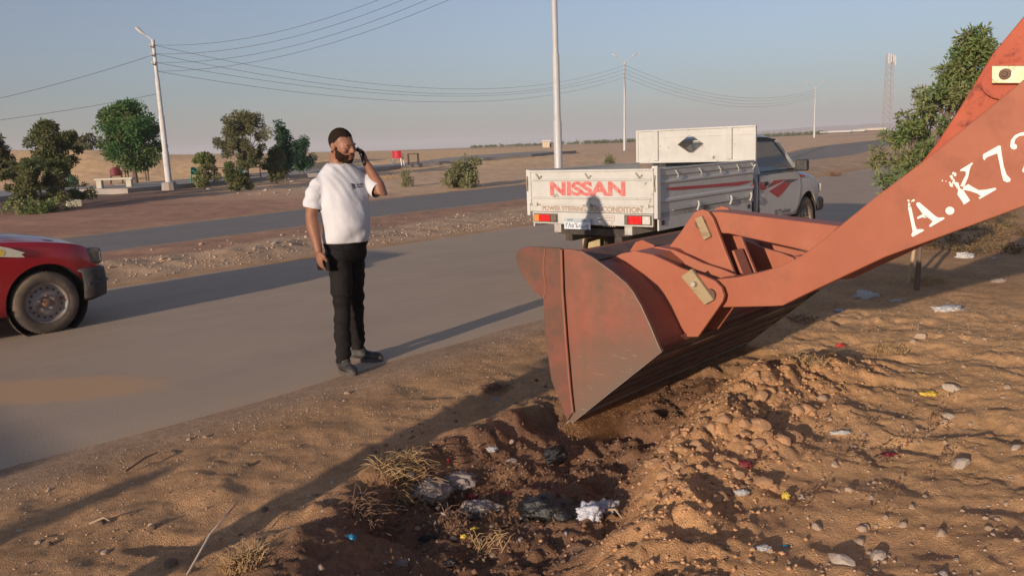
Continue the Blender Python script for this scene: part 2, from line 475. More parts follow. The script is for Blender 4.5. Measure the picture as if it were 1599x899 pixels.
def far_z(x, y):
    d = np.hypot(x, y); brg = np.degrees(np.arctan2(x, y))
    z = 1.25*(1-np.exp(-np.maximum(d-45, 0)/90))
    ex = np.interp(brg, [-60,-31,-26,-22,-17,-13,-6,8,16,24,60], [2.3,2.3,2.2,1.4,1.1,.95,.5,.2,.2,.6,.9])
    z = z + ex*sstep(60, 71, d)
    z = z + ex*.25*fbm(x/14., y/14., 3, 40)*sstep(70, 95, d)
    return z
def zones(x, y):
    u = x*SA+y*CA; v = -x*CA+y*SA
    n0, n1 = np.interp(u, NR_U, NR_V0), np.interp(u, NR_U, NR_V1)
    f0, f1 = np.interp(u, FR_U, FR_V0), np.interp(u, FT_U, FT_V)
    w = .10*fbm(u/1.3, v/1.3, 3, 3)
    r1 = np.minimum(v-n0, n1-v)+w      # >0 inside the near road
    r2 = np.minimum(v-f0, f1-v)+w*1.6
    return u, v, r1, r2, n0, n1, f0, f1
def height(x, y):
    x = np.asarray(x, float); y = np.asarray(y, float)
    u, v, r1, r2, n0, n1, f0, f1 = zones(x, y)
    z = far_z(x, y)
    road = np.maximum(r1, r2)
    d = np.hypot(x, y)
    off = sstep(.0, -.5, road)         # 1 well off the roads
    near = sstep(14, 7, d)
    # verge roughness
    g = .012 + off*(.020*fbm(x/.8, y/.8, 4, 5) + .018*near*fbm(x/.22, y/.22, 4, 9))
    # clods and footprints on the near verge
    nv = sstep(.25, 1.2, n0-v)
    g = g + near*nv*(.016*cell(x/.16, y/.16, 2)*sstep(.45,.7,vnoise(x/.7,y/.7,33)) - .030*cell(x/.24+3, y/.24, 5)**.7*sstep(.5,.62,vnoise(x/.5,y/.5,34)) + .012*chunk(x/.07,y/.07,6)*sstep(.5,.7,vnoise(x/.4,y/.4,35)))
    g = g + near*nv*sstep(1.0, 2.2, x)*(+ .022*fbm(x/.24, y/.20, 5, 77, .66) + .026*chunk(x/.11,y/.10,14)*sstep(.35,.7,vnoise(x/.5,y/.5,15)) + .014*chunk(x/.05,y/.05,16)*sstep(.35,.7,vnoise(x/.3,y/.3,17)))
    # median
    md = sstep(0, .8, v-n1)*sstep(0, .8, f0-v)
    g = g + md*(.05*fbm(x/2.2, y/2.2, 4, 15) + .04 + .03*fbm(x/.5,y/.5,3,16))
    g = g + .22*np.exp(-((v-n1-1.2)/.8)**2)*sstep(26, 32, u)*(1+.3*fbm(x/1.5,y/1.5,3,18))
    g = g + .10*np.exp(-((v-n1-1.0)/.6)**2)*sstep(2,4,u)*sstep(11,9,u)*(1+.9*fbm(x/.5,y/.5,3,19))
    # beyond the far road: rubble bank towards the walkway
    bey = sstep(0, 2.5, v-f1)
    g = g + bey*(.10*fbm(x/3.5, y/3.5, 4, 25)+.05)*sstep(200,60,d)
    # the dug pit and its spoil ridge
    pd, pt = seg_dist(x, y, PIT)
    hw = np.interp(pt, [0,.4,.7,1], [.46,.52,.45,.22]) + .22*fbm(x/.45, y/.45, 4, 51)
    dep = np.interp(pt, [0,.5,.8,1], [.15,.22,.22,.10])
    g = g - dep*sstep(hw+.26, hw-.28, pd)*(1+.35*fbm(x/.3,y/.3,3,55))
    inpit = sstep(hw+.45, hw, pd)
    g = g + inpit*(.040*chunk(x/.12, y/.12, 61)+.030*chunk(x/.06, y/.06, 62)+.02*fbm(x/.05,y/.05,3,64)+.04*fbm(x/.2,y/.2,4,63))
    rd, rt = seg_dist(x, y, RIDGE)
    rh = np.interp(rt, [0,.3,.6,.85,1], [.0,.03,.12,.14,.03])*(1+.7*fbm(x/.5,y/.5,3,75))
    rw = .32 + .12*fbm(x/.4, y/.4, 3, 71)
    rr = np.exp(-(rd/rw)**2)
    g = g + rh*rr + rr*(.055*chunk(x/.13, y/.13, 72)+.040*chunk(x/.062, y/.062, 73)+.020*fbm(x/.05,y/.05,3,74))
    # rim of thrown soil left of the pit
    ld, lt = seg_dist(x, y, [(-1.15,2.6),(-.85,3.5),(-.45,4.2),(.02,4.75)])
    g = g + .055*np.exp(-(ld/.2)**2)*(1+1.2*fbm(x/.18, y/.18, 4, 81))
    # sand drifted on the road
    sp = np.exp(-(((x+3.40)/.66)**2+((y-5.95)/.32)**2))
    sand = 0*sp
    bed = -.035 + sand + .022*sstep(.5,.0,road)
    k = sstep(-.12, .45, road)
    g = g*(1-k) + bed*k
    return z + g
def hz(x, y): return float(height(np.array([x]), np.array([y]))[0])
def at(px, py, hgt=0.0):
    """photo pixel -> point on the terrain (raised by hgt)"""
    dv = cf + cr*((px-799.5)/FPX) - cu*((py-449.5)/FPX)
    t = np.geomspace(2, 2500, 260)
    for k in range(2):
        X = dv.x*t; Y = dv.y*t; Z = CAM_H + dv.z*t
        below = np.nonzero(Z < height(X, Y)+hgt)[0]
        i = below[0] if len(below) else len(t)-1
        if k == 0: t = np.linspace(t[max(i-1,0)], t[i], 60)
    return Vector((X[i], Y[i], hz(X[i], Y[i])))
def at_d(px, dist):
    """direction of a photo column at a given distance, on the terrain"""
    b = math.atan((px-799.5)/FPX)
    x, y = math.sin(b)*dist, math.cos(b)*dist
    return Vector((x, y, hz(x, y)))
# ------------------------------------------------------------------ ground material
def soil_mat():
    m = bpy.data.materials.new('soil'); m.use_nodes = True
    nt = m.node_tree; N = nt.nodes; L = nt.links
    b = N['Principled BSDF']; b.inputs['Roughness'].default_value = .95; b.inputs['Specular IOR Level'].default_value = .15
    ca = N.new('ShaderNodeAttribute'); ca.attribute_name = 'soil'
    geo = N.new('ShaderNodeNewGeometry')
    def noise(sc, det=6, ro=.6):
        n = N.new('ShaderNodeTexNoise'); n.inputs['Scale'].default_value = sc; n.inputs['Detail'].default_value = det
        n.inputs['Roughness'].default_value = ro; L.new(geo.outputs['Position'], n.inputs['Vector']); return n
    def mr(n, a, c, lo, hi):
        r_ = N.new('ShaderNodeMapRange'); L.new(n.outputs['Fac'], r_.inputs['Value'])
        for k, q in zip(('From Min','From Max','To Min','To Max'), (a, c, lo, hi)): r_.inputs[k].default_value = q
        return r_
    n1 = noise(1.7, 8); n2 = noise(23, 6); n3 = noise(160, 3, .5)
    m1 = mr(n1, .3, .7, .76, 1.18); m2 = mr(n2, .3, .7, .76, 1.18); m3 = mr(n3, .3, .7, .72, 1.2)
    mul = N.new('ShaderNodeMath'); mul.operation = 'MULTIPLY'; L.new(m1.outputs[0], mul.inputs[0]); L.new(m2.outputs[0], mul.inputs[1])
    mul2 = N.new('ShaderNodeMath'); mul2.operation = 'MULTIPLY'; L.new(mul.outputs[0], mul2.inputs[0]); L.new(m3.outputs[0], mul2.inputs[1])
    vm = N.new('ShaderNodeVectorMath'); vm.operation = 'SCALE'
    L.new(ca.outputs['Color'], vm.inputs[0]); L.new(mul2.outputs[0], vm.inputs['Scale'])
    # pale grit
    vo = N.new('ShaderNodeTexVoronoi'); vo.inputs['Scale'].default_value = 34; L.new(geo.outputs['Position'], vo.inputs['Vector'])
    vc = N.new('ShaderNodeSeparateColor'); L.new(vo.outputs['Color'], vc.inputs[0])
    g1 = N.new('ShaderNodeMath'); g1.operation = 'GREATER_THAN'; g1.inputs[1].default_value = .86; L.new(vc.outputs[0], g1.inputs[0])
    g2 = N.new('ShaderNodeMath'); g2.operation = 'LESS_THAN'; g2.inputs[1].default_value = .22; L.new(vo.outputs['Distance'], g2.inputs[0])
    g3 = N.new('ShaderNodeMath'); g3.operation = 'MULTIPLY'; L.new(g1.outputs[0], g3.inputs[0]); L.new(g2.outputs[0], g3.inputs[1])
    rp = N.new('ShaderNodeValToRGB'); rp.color_ramp.elements[0].color = (.16,.09,.06,1); rp.color_ramp.elements[1].color = (.62,.52,.40,1)
    L.new(vc.outputs[1], rp.inputs[0])
    mx = N.new('ShaderNodeMixRGB'); L.new(g3.outputs[0], mx.inputs['Fac']); L.new(vm.outputs[0], mx.inputs['Color1']); L.new(rp.outputs[0], mx.inputs['Color2'])
    L.new(mx.outputs[0], b.inputs['Base Color'])
    bp = N.new('ShaderNodeBump'); bp.inputs['Strength'].default_value = .8; bp.inputs['Distance'].default_value = .014
    ad = N.new('ShaderNodeMath'); ad.operation = 'ADD'
    nb = noise(46, 10, .72); L.new(nb.outputs['Fac'], ad.inputs[0]); L.new(n3.outputs['Fac'], ad.inputs[1])
    L.new(ad.outputs[0], bp.inputs['Height']); L.new(bp.outputs[0], b.inputs['Normal'])
    return m
MAT['soil'] = soil_mat()

def graded(lo, hi, d0, k, fine_lo, fine_hi):
    """grid line positions: spacing d0 inside [fine_lo, fine_hi], growing by factor k outside"""
    a = list(np.arange(fine_lo, fine_hi+1e-6, d0))
    d = d0; p = a[-1]
    while p < hi: d *= k; p += d; a.append(p)
    d = d0; p = a[0]; pre = []
    while p > lo: d *= k; p -= d; pre.append(p)
    return np.array(pre[::-1]+a)
gx = graded(-5000, 5000, .021, 1.032, -2.6, 4.6)
ys = [-8.0, -4, -2, -1, 0, .8, 1.5, 2.0, 2.4]
while ys[-1] < 6000: ys.append(ys[-1] + max(.0185, .0047*max(ys[-1],3)**1.0*(1 if ys[-1] < 60 else 1.0+.01*(ys[-1]-60))**.6))
ys = [-3000,-800,-200,-50,-20]+ys
gy = np.array(ys)
X, Y = np.meshgrid(gx, gy)
Z = height(X, Y)
nx, ny = len(gx), len(gy)
print('ground grid', nx, ny, nx*ny)
idx = np.arange(nx*ny).reshape(ny, nx)
faces = np.stack([idx[:-1,:-1].ravel(), idx[:-1,1:].ravel(), idx[1:,1:].ravel(), idx[1:,:-1].ravel()], 1)
ground = mesh_np('ground', np.stack([X.ravel(), Y.ravel(), Z.ravel()], 1), faces, MAT['soil'], smooth=True)
tag(ground, kind='structure')
def hfast(x, y):
    """height read back from the ground mesh"""
    x = np.asarray(x, float); y = np.asarray(y, float)
    i = np.clip(np.searchsorted(gx, x)-1, 0, nx-2); j = np.clip(np.searchsorted(gy, y)-1, 0, ny-2)
    a = np.clip((x-gx[i])/(gx[i+1]-gx[i]), 0, 1); b = np.clip((y-gy[j])/(gy[j+1]-gy[j]), 0, 1)
    return (Z[j,i]*(1-a)+Z[j,i+1]*a)*(1-b)+(Z[j+1,i]*(1-a)+Z[j+1,i+1]*a)*b
height = hfast
# soil colours (albedo of the different soils; sunlit brightness added on the right)
u, v, r1, r2, n0, n1, f0, f1 = zones(X, Y)
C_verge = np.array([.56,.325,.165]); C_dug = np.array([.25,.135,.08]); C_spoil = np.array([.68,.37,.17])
C_red = np.array([.45,.235,.155]); C_gravel = np.array([.60,.40,.25]); C_desert = np.array([.93,.60,.31]); C_dust = np.array([.42,.32,.24])
C_far = np.array([.80,.53,.32]); C_dark = np.array([.20,.13,.10])
def lay(c, cnew, w): return c*(1-w[...,None]) + cnew*w[...,None]
Cc = np.ones(X.shape+(3,))*C_verge
Cc = lay(Cc, C_dust, sstep(.55, .0, n0-v)*sstep(-1,0,n0-v)*.5)
Cc = lay(Cc, np.array([.86,.51,.245]), sstep(.5,2.5,X)*sstep(9,6,Y)*.7)  # brighter sand: the glow of sun-facing lumps is put into the colour
mdw = sstep(-.2,.3,v-n1)*sstep(-.2,.3,f0-v)
redn = .8*sstep(-.25,.25, fbm(X/5, Y/5, 3, 101)+.45*sstep(13.0,14.2,v-.04*u)-.15)*sstep(34,24,u)
Cc = lay(Cc, C_gravel, mdw); Cc = lay(Cc, C_red, mdw*redn*.9)
bw = sstep(-.2,.3,v-f1)
Cc = lay(Cc, C_far, bw)
Cc = lay(Cc, C_red*1.1, bw*sstep(24,14,u)*sstep(22,16,v-f1)*(.75+.25*vnoise(X/3,Y/3,7)))
Cc = lay(Cc, C_desert, bw*sstep(55,66,np.hypot(X,Y))*sstep(8,-4,np.degrees(np.arctan2(X,Y)))*.9)
Cc = lay(Cc, C_dark, bw*sstep(7.0,4.4,np.hypot(X+19.5,(Y-37)/1.6))*.75)
far_patch = sstep(.1,.35,fbm(X/90,Y/25,3,120))*sstep(90,160,np.hypot(X,Y))
Cc = lay(Cc, np.array([.30,.20,.14]), far_patch*.6)
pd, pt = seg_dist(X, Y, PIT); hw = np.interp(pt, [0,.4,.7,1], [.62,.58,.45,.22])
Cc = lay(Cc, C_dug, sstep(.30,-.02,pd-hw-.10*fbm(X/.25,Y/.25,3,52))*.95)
rd, rt = seg_dist(X, Y, RIDGE)
Cc = lay(Cc, C_spoil, np.exp(-(rd/.34)**2)*.85)
Cc = lay(Cc, C_dark*1.4, sstep(.25,.5,fbm(X/.35,Y/.35,3,130))*sstep(.5,.1,np.hypot(X+.12,Y-3.1)-.25)*.8)
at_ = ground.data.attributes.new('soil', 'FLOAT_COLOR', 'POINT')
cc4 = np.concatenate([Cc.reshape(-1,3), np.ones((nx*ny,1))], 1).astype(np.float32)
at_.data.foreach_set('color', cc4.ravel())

# ------------------------------------------------------------------ roads
def road_mat(name, base, dusty):
    m = bpy.data.materials.new(name); m.use_nodes = True
    nt = m.node_tree; N = nt.nodes; L = nt.links
    b = N['Principled BSDF']; b.inputs['Roughness'].default_value = .8; b.inputs['Specular IOR Level'].default_value = .3
    geo = N.new('ShaderNodeNewGeometry')
    mp = N.new('ShaderNodeMapping'); mp.inputs['Rotation'].default_value = (0,0,R(-48.5)); L.new(geo.outputs['Position'], mp.inputs[0])
    st = N.new('ShaderNodeMapping'); st.inputs['Scale'].default_value = (.3,1,1); L.new(mp.outputs[0], st.inputs[0])
    def noise(src, sc, det=8, ro=.6):
        n = N.new('ShaderNodeTexNoise'); n.inputs['Scale'].default_value = sc; n.inputs['Detail'].default_value = det
        n.inputs['Roughness'].default_value = ro; L.new(src, n.inputs['Vector']); return n
    n1 = noise(st.outputs[0], 2.2); n2 = noise(geo.outputs['Position'], .9); n3 = noise(geo.outputs['Position'], 120, 4)
    ad = N.new('ShaderNodeMath'); ad.operation = 'ADD'; L.new(n1.outputs['Fac'], ad.inputs[0]); L.new(n2.outputs['Fac'], ad.inputs[1])
    r_ = N.new('ShaderNodeMapRange'); L.new(ad.outputs[0], r_.inputs['Value']); r_.inputs['From Min'].default_value = .6; r_.inputs['From Max'].default_value = 1.4
    # dust gathers towards both edges of the carriageway
    ea = N.new('ShaderNodeAttribute'); ea.attribute_name = 'edge'
    mm = N.new('ShaderNodeMath'); mm.operation = 'ADD'; L.new(r_.outputs[0], mm.inputs[0]); L.new(ea.outputs['Fac'], mm.inputs[1]); mm.use_clamp = True
    m4 = N.new('ShaderNodeMixRGB'); m4.inputs['Color1'].default_value = (*base, 1); m4.inputs['Color2'].default_value = (*dusty, 1)
    L.new(mm.outputs[0], m4.inputs['Fac'])
    r3 = N.new('ShaderNodeMapRange'); L.new(n3.outputs['Fac'], r3.inputs['Value'])
    for k, q in zip(('From Min','From Max','To Min','To Max'), (.35,.65,.70,1.28)): r3.inputs[k].default_value = q
    vm = N.new('ShaderNodeVectorMath'); vm.operation = 'SCALE'; L.new(m4.outputs[0], vm.inputs[0]); L.new(r3.outputs[0], vm.inputs['Scale'])
    # blown sand lying on the asphalt
    sa = N.new('ShaderNodeAttribute'); sa.attribute_name = 'sand'
    n5 = noise(geo.outputs['Position'], 5.5, 10, .72)
    m6 = N.new('ShaderNodeMath'); m6.operation = 'MULTIPLY_ADD'; L.new(n5.outputs['Fac'], m6.inputs[0]); m6.inputs[1].default_value = 1.5; m6.inputs[2].default_value = -.75
    m7 = N.new('ShaderNodeMath'); m7.operation = 'ADD'; L.new(m6.outputs[0], m7.inputs[0]); L.new(sa.outputs['Fac'], m7.inputs[1])
    m8 = N.new('ShaderNodeMapRange'); m8.inputs['From Min'].default_value = .22; m8.inputs['From Max'].default_value = .72; m8.inputs['To Max'].default_value = .9
    L.new(m7.outputs[0], m8.inputs['Value'])
    m9 = N.new('ShaderNodeMixRGB'); m9.inputs['Color2'].default_value = (.56,.345,.19,1); L.new(m8.outputs[0], m9.inputs['Fac']); L.new(vm.outputs[0], m9.inputs['Color1'])
    L.new(m9.outputs[0], b.inputs['Base Color'])
    bp = N.new('ShaderNodeBump'); bp.inputs['Strength'].default_value = .35; bp.inputs['Distance'].default_value = .004
    L.new(n3.outputs['Fac'], bp.inputs['Height']); L.new(bp.outputs[0], b.inputs['Normal'])
    return m
MAT['road_near'] = road_mat('road_near', (.400,.300,.215), (.500,.370,.255))
MAT['road_far'] = road_mat('road_far', (.200,.178,.160), (.275,.235,.200))
def road(name, U, V0, V1, m):
    us = np.concatenate([np.arange(-60, -2, .5), np.arange(-2, 12, .12), np.arange(12, 30, .5), np.arange(30, 140, 2.0)])
    a = np.interp(us, U[0], V0)-.2; c = np.interp(us, U[1], V1)+.2
    ts = np.linspace(0, 1, 61)
    vv = a[:,None]*(1-ts)+c[:,None]*ts; uu = np.repeat(us[:,None], 61, 1)
    x = uu*SA - vv*CA; y = uu*CA + vv*SA
    z = far_z(x, y)
    n = len(us); idx = np.arange(n*61).reshape(n, 61)
    fc = np.stack([idx[:-1,:-1].ravel(), idx[1:,:-1].ravel(), idx[1:,1:].ravel(), idx[:-1,1:].ravel()], 1)
    o = mesh_np(name, np.stack([x.ravel(), y.ravel(), z.ravel()], 1), fc, m, smooth=True)
    e = np.repeat((np.clip(np.abs(ts-.5)*2-.72, 0, 1)*2.2)[None,:], n, 0) 
    a_ = o.data.attributes.new('edge', 'FLOAT', 'POINT'); a_.data.foreach_set('value', e.astype(np.float32).ravel())
    vn = (vv-a[:,None])/(c-a)[:,None]; wid = (c-a)[:,None]
    sd2 = np.maximum(1-(vn*wid)/.85, 1-((1-vn)*wid)/.85).clip(0, 1)**1.5*.85 + 1.35*np.exp(-(((x+3.45)/.80)**2+((y-6.0)/.33)**2)**1.3)
    b_ = o.data.attributes.new('sand', 'FLOAT', 'POINT'); b_.data.foreach_set('value', sd2.astype(np.float32).ravel())
    o.data.flip_normals() if o.data.polygons[0].normal.z < 0 else None
    tag(o, kind='structure'); return o
road('road', (NR_U, NR_U), NR_V0, NR_V1, MAT['road_near'])
road('road', (FR_U, FT_U), FR_V0, FT_V, MAT['road_far'])

# walkway of raised concrete beyond the far road
wp = [at(*p) for p in ((-60,322),(40,311),(120,303),(200,302),(290,294),(400,284),(480,277),(545,272),(620,264),(700,256.5),(760,251),(830,245),(900,239))]
V_, F_ = [], []
for i, p in enumerate(wp):
    d = (wp[min(i+1,len(wp)-1)]-wp[max(i-1,0)]); d.z = 0; d.normalize(); n_ = Vector((-d.y, d.x, 0))
    zt = max(hz(p.x,p.y), 0)+.24
    wd = 5.2
    V_ += [p+Vector((0,0,-.4)), Vector((p.x,p.y,zt)), Vector((p.x+n_.x*.22,p.y+n_.y*.22,zt)), Vector((p.x+n_.x*.22,p.y+n_.y*.22,zt-.03)),
           Vector((p.x+n_.x*wd,p.y+n_.y*wd,zt+.05)), Vector((p.x+n_.x*wd,p.y+n_.y*wd,-.4))]
for i in range(len(wp)-1):
    for k in range(5):
        a = i*6+k; F_.append((a, a+6, a+7, a+1))
walk = MB().add(V_, F_).build('path', MAT['concrete'])
tag(walk, kind='structure')

# far hills
def hills():
    n = 220; vs = []; fs = []
    for i in range(n):
        b = R(-50 + 100*i/(n-1)); px = math.degrees(b)
        base = np.interp(px, [-50,-25,-5,4,10,16,24,32,50], [2,2,3,7,13,20,26,22,15])
        h = base*(1+.35*float(fbm(np.array([px/3.0]), np.array([2.2]), 4, 5)[0]))
        for j, (dd, hh) in enumerate(((2300,-6),(2450,h*.45),(2600,h*.9),(2750,h),(3100,-6))):
            vs.append((math.sin(b)*dd, math.cos(b)*dd, hh+1))
    for i in range(n-1):
        for j in range(4):
            a = i*5+j; fs.append((a, a+5, a+6, a+1))
    m = mat('hill_soil', (.42,.27,.19), (.52,.36,.26), .002, .95)
    o = MB().add(vs, fs).build('hills', m, smooth=True); tag(o, kind='structure')
hills()

# ------------------------------------------------------------------ vegetation
def leaves_mesh(name, m, parent, centres, radii, n, size, seed=1, droop=.2, aspect=2.2, up=.0, tone_c=None):
    """many small bent leaf faces scattered in clumps"""
    g = np.random.RandomState(seed)
    centres = np.array(centres, float); radii = np.array(radii, float)
    k = g.randint(0, len(centres), n)
    dirs = g.normal(size=(n,3)); dirs /= np.linalg.norm(dirs, axis=1)[:,None]
    rr = g.rand(n)**.45
    P = centres[k] + dirs*rr[:,None]*radii[k][:,None]*np.array([1,1,.85])
    ax = g.normal(size=(n,3))*.8 + dirs*.8 + np.array([0,0,up-droop]); ax /= np.linalg.norm(ax, axis=1)[:,None]
    sd_ = np.cross(ax, g.normal(size=(n,3))); sd_ /= np.linalg.norm(sd_, axis=1)[:,None]
    s = size*(.55+.9*g.rand(n))[:,None]
    nn = np.cross(ax, sd_)
    a = P; b = P+ax*s*.5+sd_*s/aspect*.5+nn*s*.05; c = P+ax*s - nn*s*.1; d = P+ax*s*.5-sd_*s/aspect*.5+nn*s*.05
    vs = np.stack([a,b,c,d], 1).reshape(-1,3); fs = np.arange(4*n).reshape(n,4)
    o = mesh_np(name, vs, fs, m, parent)
    ct = g.rand(len(centres)) if tone_c is None else np.array(tone_c)
    tone = np.clip(ct[k]*.7 + g.rand(n)*.3, 0, 1)
    at_ = o.data.attributes.new('tone', 'FLOAT', 'FACE'); at_.data.foreach_set('value', tone.astype(np.float32))
    return o
LM = {
 'deep': leaf_mat('leaf_deep', [(.045,.11,.028),(.07,.16,.04),(.10,.21,.055),(.16,.15,.065)]),
 'olive': leaf_mat('leaf_olive', [(.15,.145,.065),(.20,.185,.085),(.11,.13,.055),(.22,.19,.11)]),
 'dusty': leaf_mat('leaf_dusty', [(.10,.14,.045),(.15,.17,.06),(.18,.17,.075),(.085,.13,.05)]),
 'bluegreen': leaf_mat('leaf_bluegreen', [(.035,.095,.05),(.05,.12,.06),(.07,.14,.07)]),
 'grey': leaf_mat('leaf_grey', [(.22,.22,.10),(.28,.28,.14),(.17,.18,.09)]),
 'fresh': leaf_mat('leaf_fresh', [(.12,.19,.055),(.18,.24,.08),(.24,.26,.10),(.28,.25,.14)]),
 'dry': leaf_mat('leaf_dry', [(.20,.13,.06),(.28,.19,.09),(.16,.12,.05)]),
}
def tree(name, loc, H, W, base, leafm, n, lsize, label, cat='tree', group=None, trunk_r=.07, seed=1, clumps=40, shape='round', stems=1, lean=0, aspect=2.2, cr=None):
    g = random.Random(seed)
    root = empty(name, loc, 0, label, cat, group)
    cs, rs = [], []
    for i in range(clumps):
        t = g.random()
        if shape == 'round': w = math.sqrt(max(.06, 1-(2*t-1)**2))
        elif shape == 'cone': w = max(.12, (1-t))**.8
        elif shape == 'vase': w = .45+.55*t if t < .8 else (1-t)*4+.15
        else: w = 1-.35*t
        w *= .80+.35*g.random()
        a = g.random()*2*PI; q = math.sqrt(g.random())
        cs.append((math.cos(a)*q*w*W/2+lean*t, math.sin(a)*q*w*W/2, base+(H-base)*(.05+.93*t)))
        rs.append((cr or W*.16)*(.45+.6*g.random()))
    leaves_mesh('crown', leafm, root, cs, rs, n, lsize, seed, aspect=aspect)
    t = MB()
    for s_ in range(stems):
        ox = (g.random()-.5)*.5*(stems > 1); oy = (g.random()-.5)*.5*(stems > 1)
        top = Vector((ox*1.5+lean*.4, oy*1.5, base+(H-base)*.45))
        t.tube([(ox,oy,-.15),(ox*1.1+.02,oy,base*.5),(ox*1.2,oy*1.2,base),tuple(top)], [trunk_r*1.25,trunk_r,trunk_r*.85,trunk_r*.45], 8)
        for i in range(min(clumps, 16)//stems+1):
            c = Vector(cs[g.randrange(len(cs))]); f_ = .15+.5*g.random()
            st = Vector((ox*1.1,oy*1.1,base*.8)).lerp(top, f_)
            mid = st.lerp(c, .5)+Vector((0,0,-.06*H*g.random()))
            t.tube([st, mid, c], [trunk_r*.4, trunk_r*.25, trunk_r*.1], 5)
    t.build('trunk', MAT['bark'], root, smooth=True)
    return root
def hpx(p, px):
    """metres for px photo pixels at point p"""
    return px*(Vector((p.x,p.y,p.z))-Vector((0,0,CAM_H))).dot(cf)/FPX
def shrub(name, px, py, hp, wp_, leafm, n, ls, label, seed, group='desert shrubs', shape='bush', **k):
    p = at(px, py); H = hpx(p, hp); W = hpx(p, wp_)
    return tree(name, p, H, W, H*.05, leafm, n, ls, label, 'shrub', group, trunk_r=.02, seed=seed, clumps=k.pop('clumps',26), shape=shape, stems=4, cr=k.pop('cr',None), **k)
p = at(212, 290); tree('broadleaf_tree', p, hpx(p,124), hpx(p,92), hpx(p,26), LM['deep'], 26000, .17, 'dense dark green broadleaf tree beside the leaning lamp pole, the tallest on the walkway', group='trees along the walkway', trunk_r=.16, seed=3, clumps=85, cr=.6)
p = at(92, 318); tree('broadleaf_tree', p, hpx(p,122), hpx(p,70), hpx(p,42), LM['dusty'], 17000, .11, 'brownish green tree with a thin crown at the far left, left of the concrete bench', group='trees along the walkway', trunk_r=.07, seed=5, clumps=64, cr=.34)
p = at(64, 328); tree('leafy_bush', p, hpx(p,78), hpx(p,138), hpx(p,12), LM['dusty'], 20000, .09, 'wide open bush with many thin stems in front of the brownish tree at far left', 'bush', seed=6, trunk_r=.022, clumps=60, stems=9, shape='bush', cr=.24)
p = at(-4, 322); tree('broadleaf_tree', p, hpx(p,112), hpx(p,56), hpx(p,50), LM['olive'], 7000, .12, 'reddish brown tree cut by the left edge of the photo', group='trees along the walkway', trunk_r=.06, seed=8, clumps=30, cr=.3)
p = at(388, 291); tree('olive_tree', p, hpx(p,112), hpx(p,80), hpx(p,30), LM['olive'], 16000, .115, 'grey green olive-like tree with a loose crown between the round bush and the slim tree', group='trees along the walkway', trunk_r=.09, seed=12, clumps=70, cr=.38)
p = at(446, 284); tree('slim_tree', p, hpx(p,90), hpx(p,44), hpx(p,12), LM['bluegreen'], 7500, .14, 'slim pointed dark green tree right of the olive-like tree', group='trees along the walkway', trunk_r=.05, seed=14, clumps=40, shape='cone', cr=.38)
p = at(433, 287); tree('low_tree', p, hpx(p,50), hpx(p,40), hpx(p,8), LM['dusty'], 5000, .13, 'low brownish green bush at the foot of the slim pointed tree', 'bush', trunk_r=.03, seed=15, clumps=22, cr=.32)
p = at(474, 277); tree('round_tree', p, hpx(p,60), hpx(p,42), hpx(p,14), LM['bluegreen'], 7000, .14, 'small round very dark tree just behind the shoulder of the man', group='trees along the walkway', trunk_r=.06, seed=16, clumps=30, cr=.42)
shrub('round_bush', 322, 292, 52, 42, LM['fresh'], 7000, .12, 'bright green upright bush beside the green chair', 21, group='bushes along the walkway', cr=.26)
shrub('low_bush', 372, 297, 40, 38, LM['dusty'], 5000, .11, 'low dull green bush in front of the trunk of the olive-like tree', 22, group='bushes along the walkway', cr=.24)
p = at_d(146, 92); tree('dune_shrub', p, hpx(p,27), hpx(p,66), .1, LM['olive'], 2600, .3, 'brown green thicket growing on top of the dune', 'shrub', seed=25, clumps=26, shape='bush', stems=4, trunk_r=.03)
shrub('desert_shrub', 727, 293, 42, 62, LM['grey'], 5200, .13, 'large pale green desert shrub beside the far road', 31, clumps=40, cr=.26, aspect=3.5)
shrub('desert_shrub', 634, 292, 24, 22, LM['grey'], 800, .10, 'small thin pale shrub right of the man, between him and the large shrub', 32, aspect=4, cr=.14)
shrub('desert_shrub', 953, 262, 17, 13, LM['grey'], 700, .14, 'tiny green tuft on the sand above the white tailgate', 33, cr=.2)
shrub('desert_shrub', 60, 332, 16, 110, LM['fresh'], 2600, .10, 'low bright green weeds under the thin stemmed bush at far left', 34, clumps=40, cr=.2)
shrub('desert_shrub', 118, 297, 20, 34, LM['bluegreen'], 900, .12, 'small dark leafy plant at the left end of the concrete bench', 35, cr=.16)
# sapling behind the loader arm, tied to a stake
tb = at(1428, 452)
root = empty('sapling', tb, 0, 'wind-blown young tree with yellow green feathery leaves behind the orange loader arm', 'tree')
Hs = 2.62
cs, rs = [], []
g = random.Random(41)
prof = [(.86,.02,.30),(1.00,.04,.38),(1.15,.0,.42),(1.35,-.02,.46),(1.55,.05,.44),(1.75,.15,.40),(1.95,.30,.34),(2.15,.42,.26),(2.35,.50,.2),(2.5,.52,.13)]
for i in range(150):
    z_, cx_, w_ = prof[g.randrange(len(prof))]; a = g.random()*2*PI; q = math.sqrt(g.random())
    cs.append((cx_-.02+math.cos(a)*q*w_, math.sin(a)*q*w_, z_+(g.random()-.5)*.18)); rs.append(.06+.05*g.random())
leaves_mesh('crown', LM['fresh'], root, cs, rs, 16000, .055, 44, aspect=3.4, droop=.1)
t = MB(); t.tube([(0.02,0,-.1),(.04,0,.5),(.05,.02,1.1),(.2,.02,1.7),(.42,0,2.2)], [.03,.026,.022,.015,.006], 8)
for i in range(34):
    c = Vector(cs[g.randrange(len(cs))]); st = Vector((.04,0,.8)).lerp(Vector((.42,0,2.2)), g.random()*.8)
    t.tube([st, st.lerp(c,.5)+Vector((0,0,-.03)), c], [.009,.006,.003], 5)
t.build('trunk', MAT['bark'], root, smooth=True)
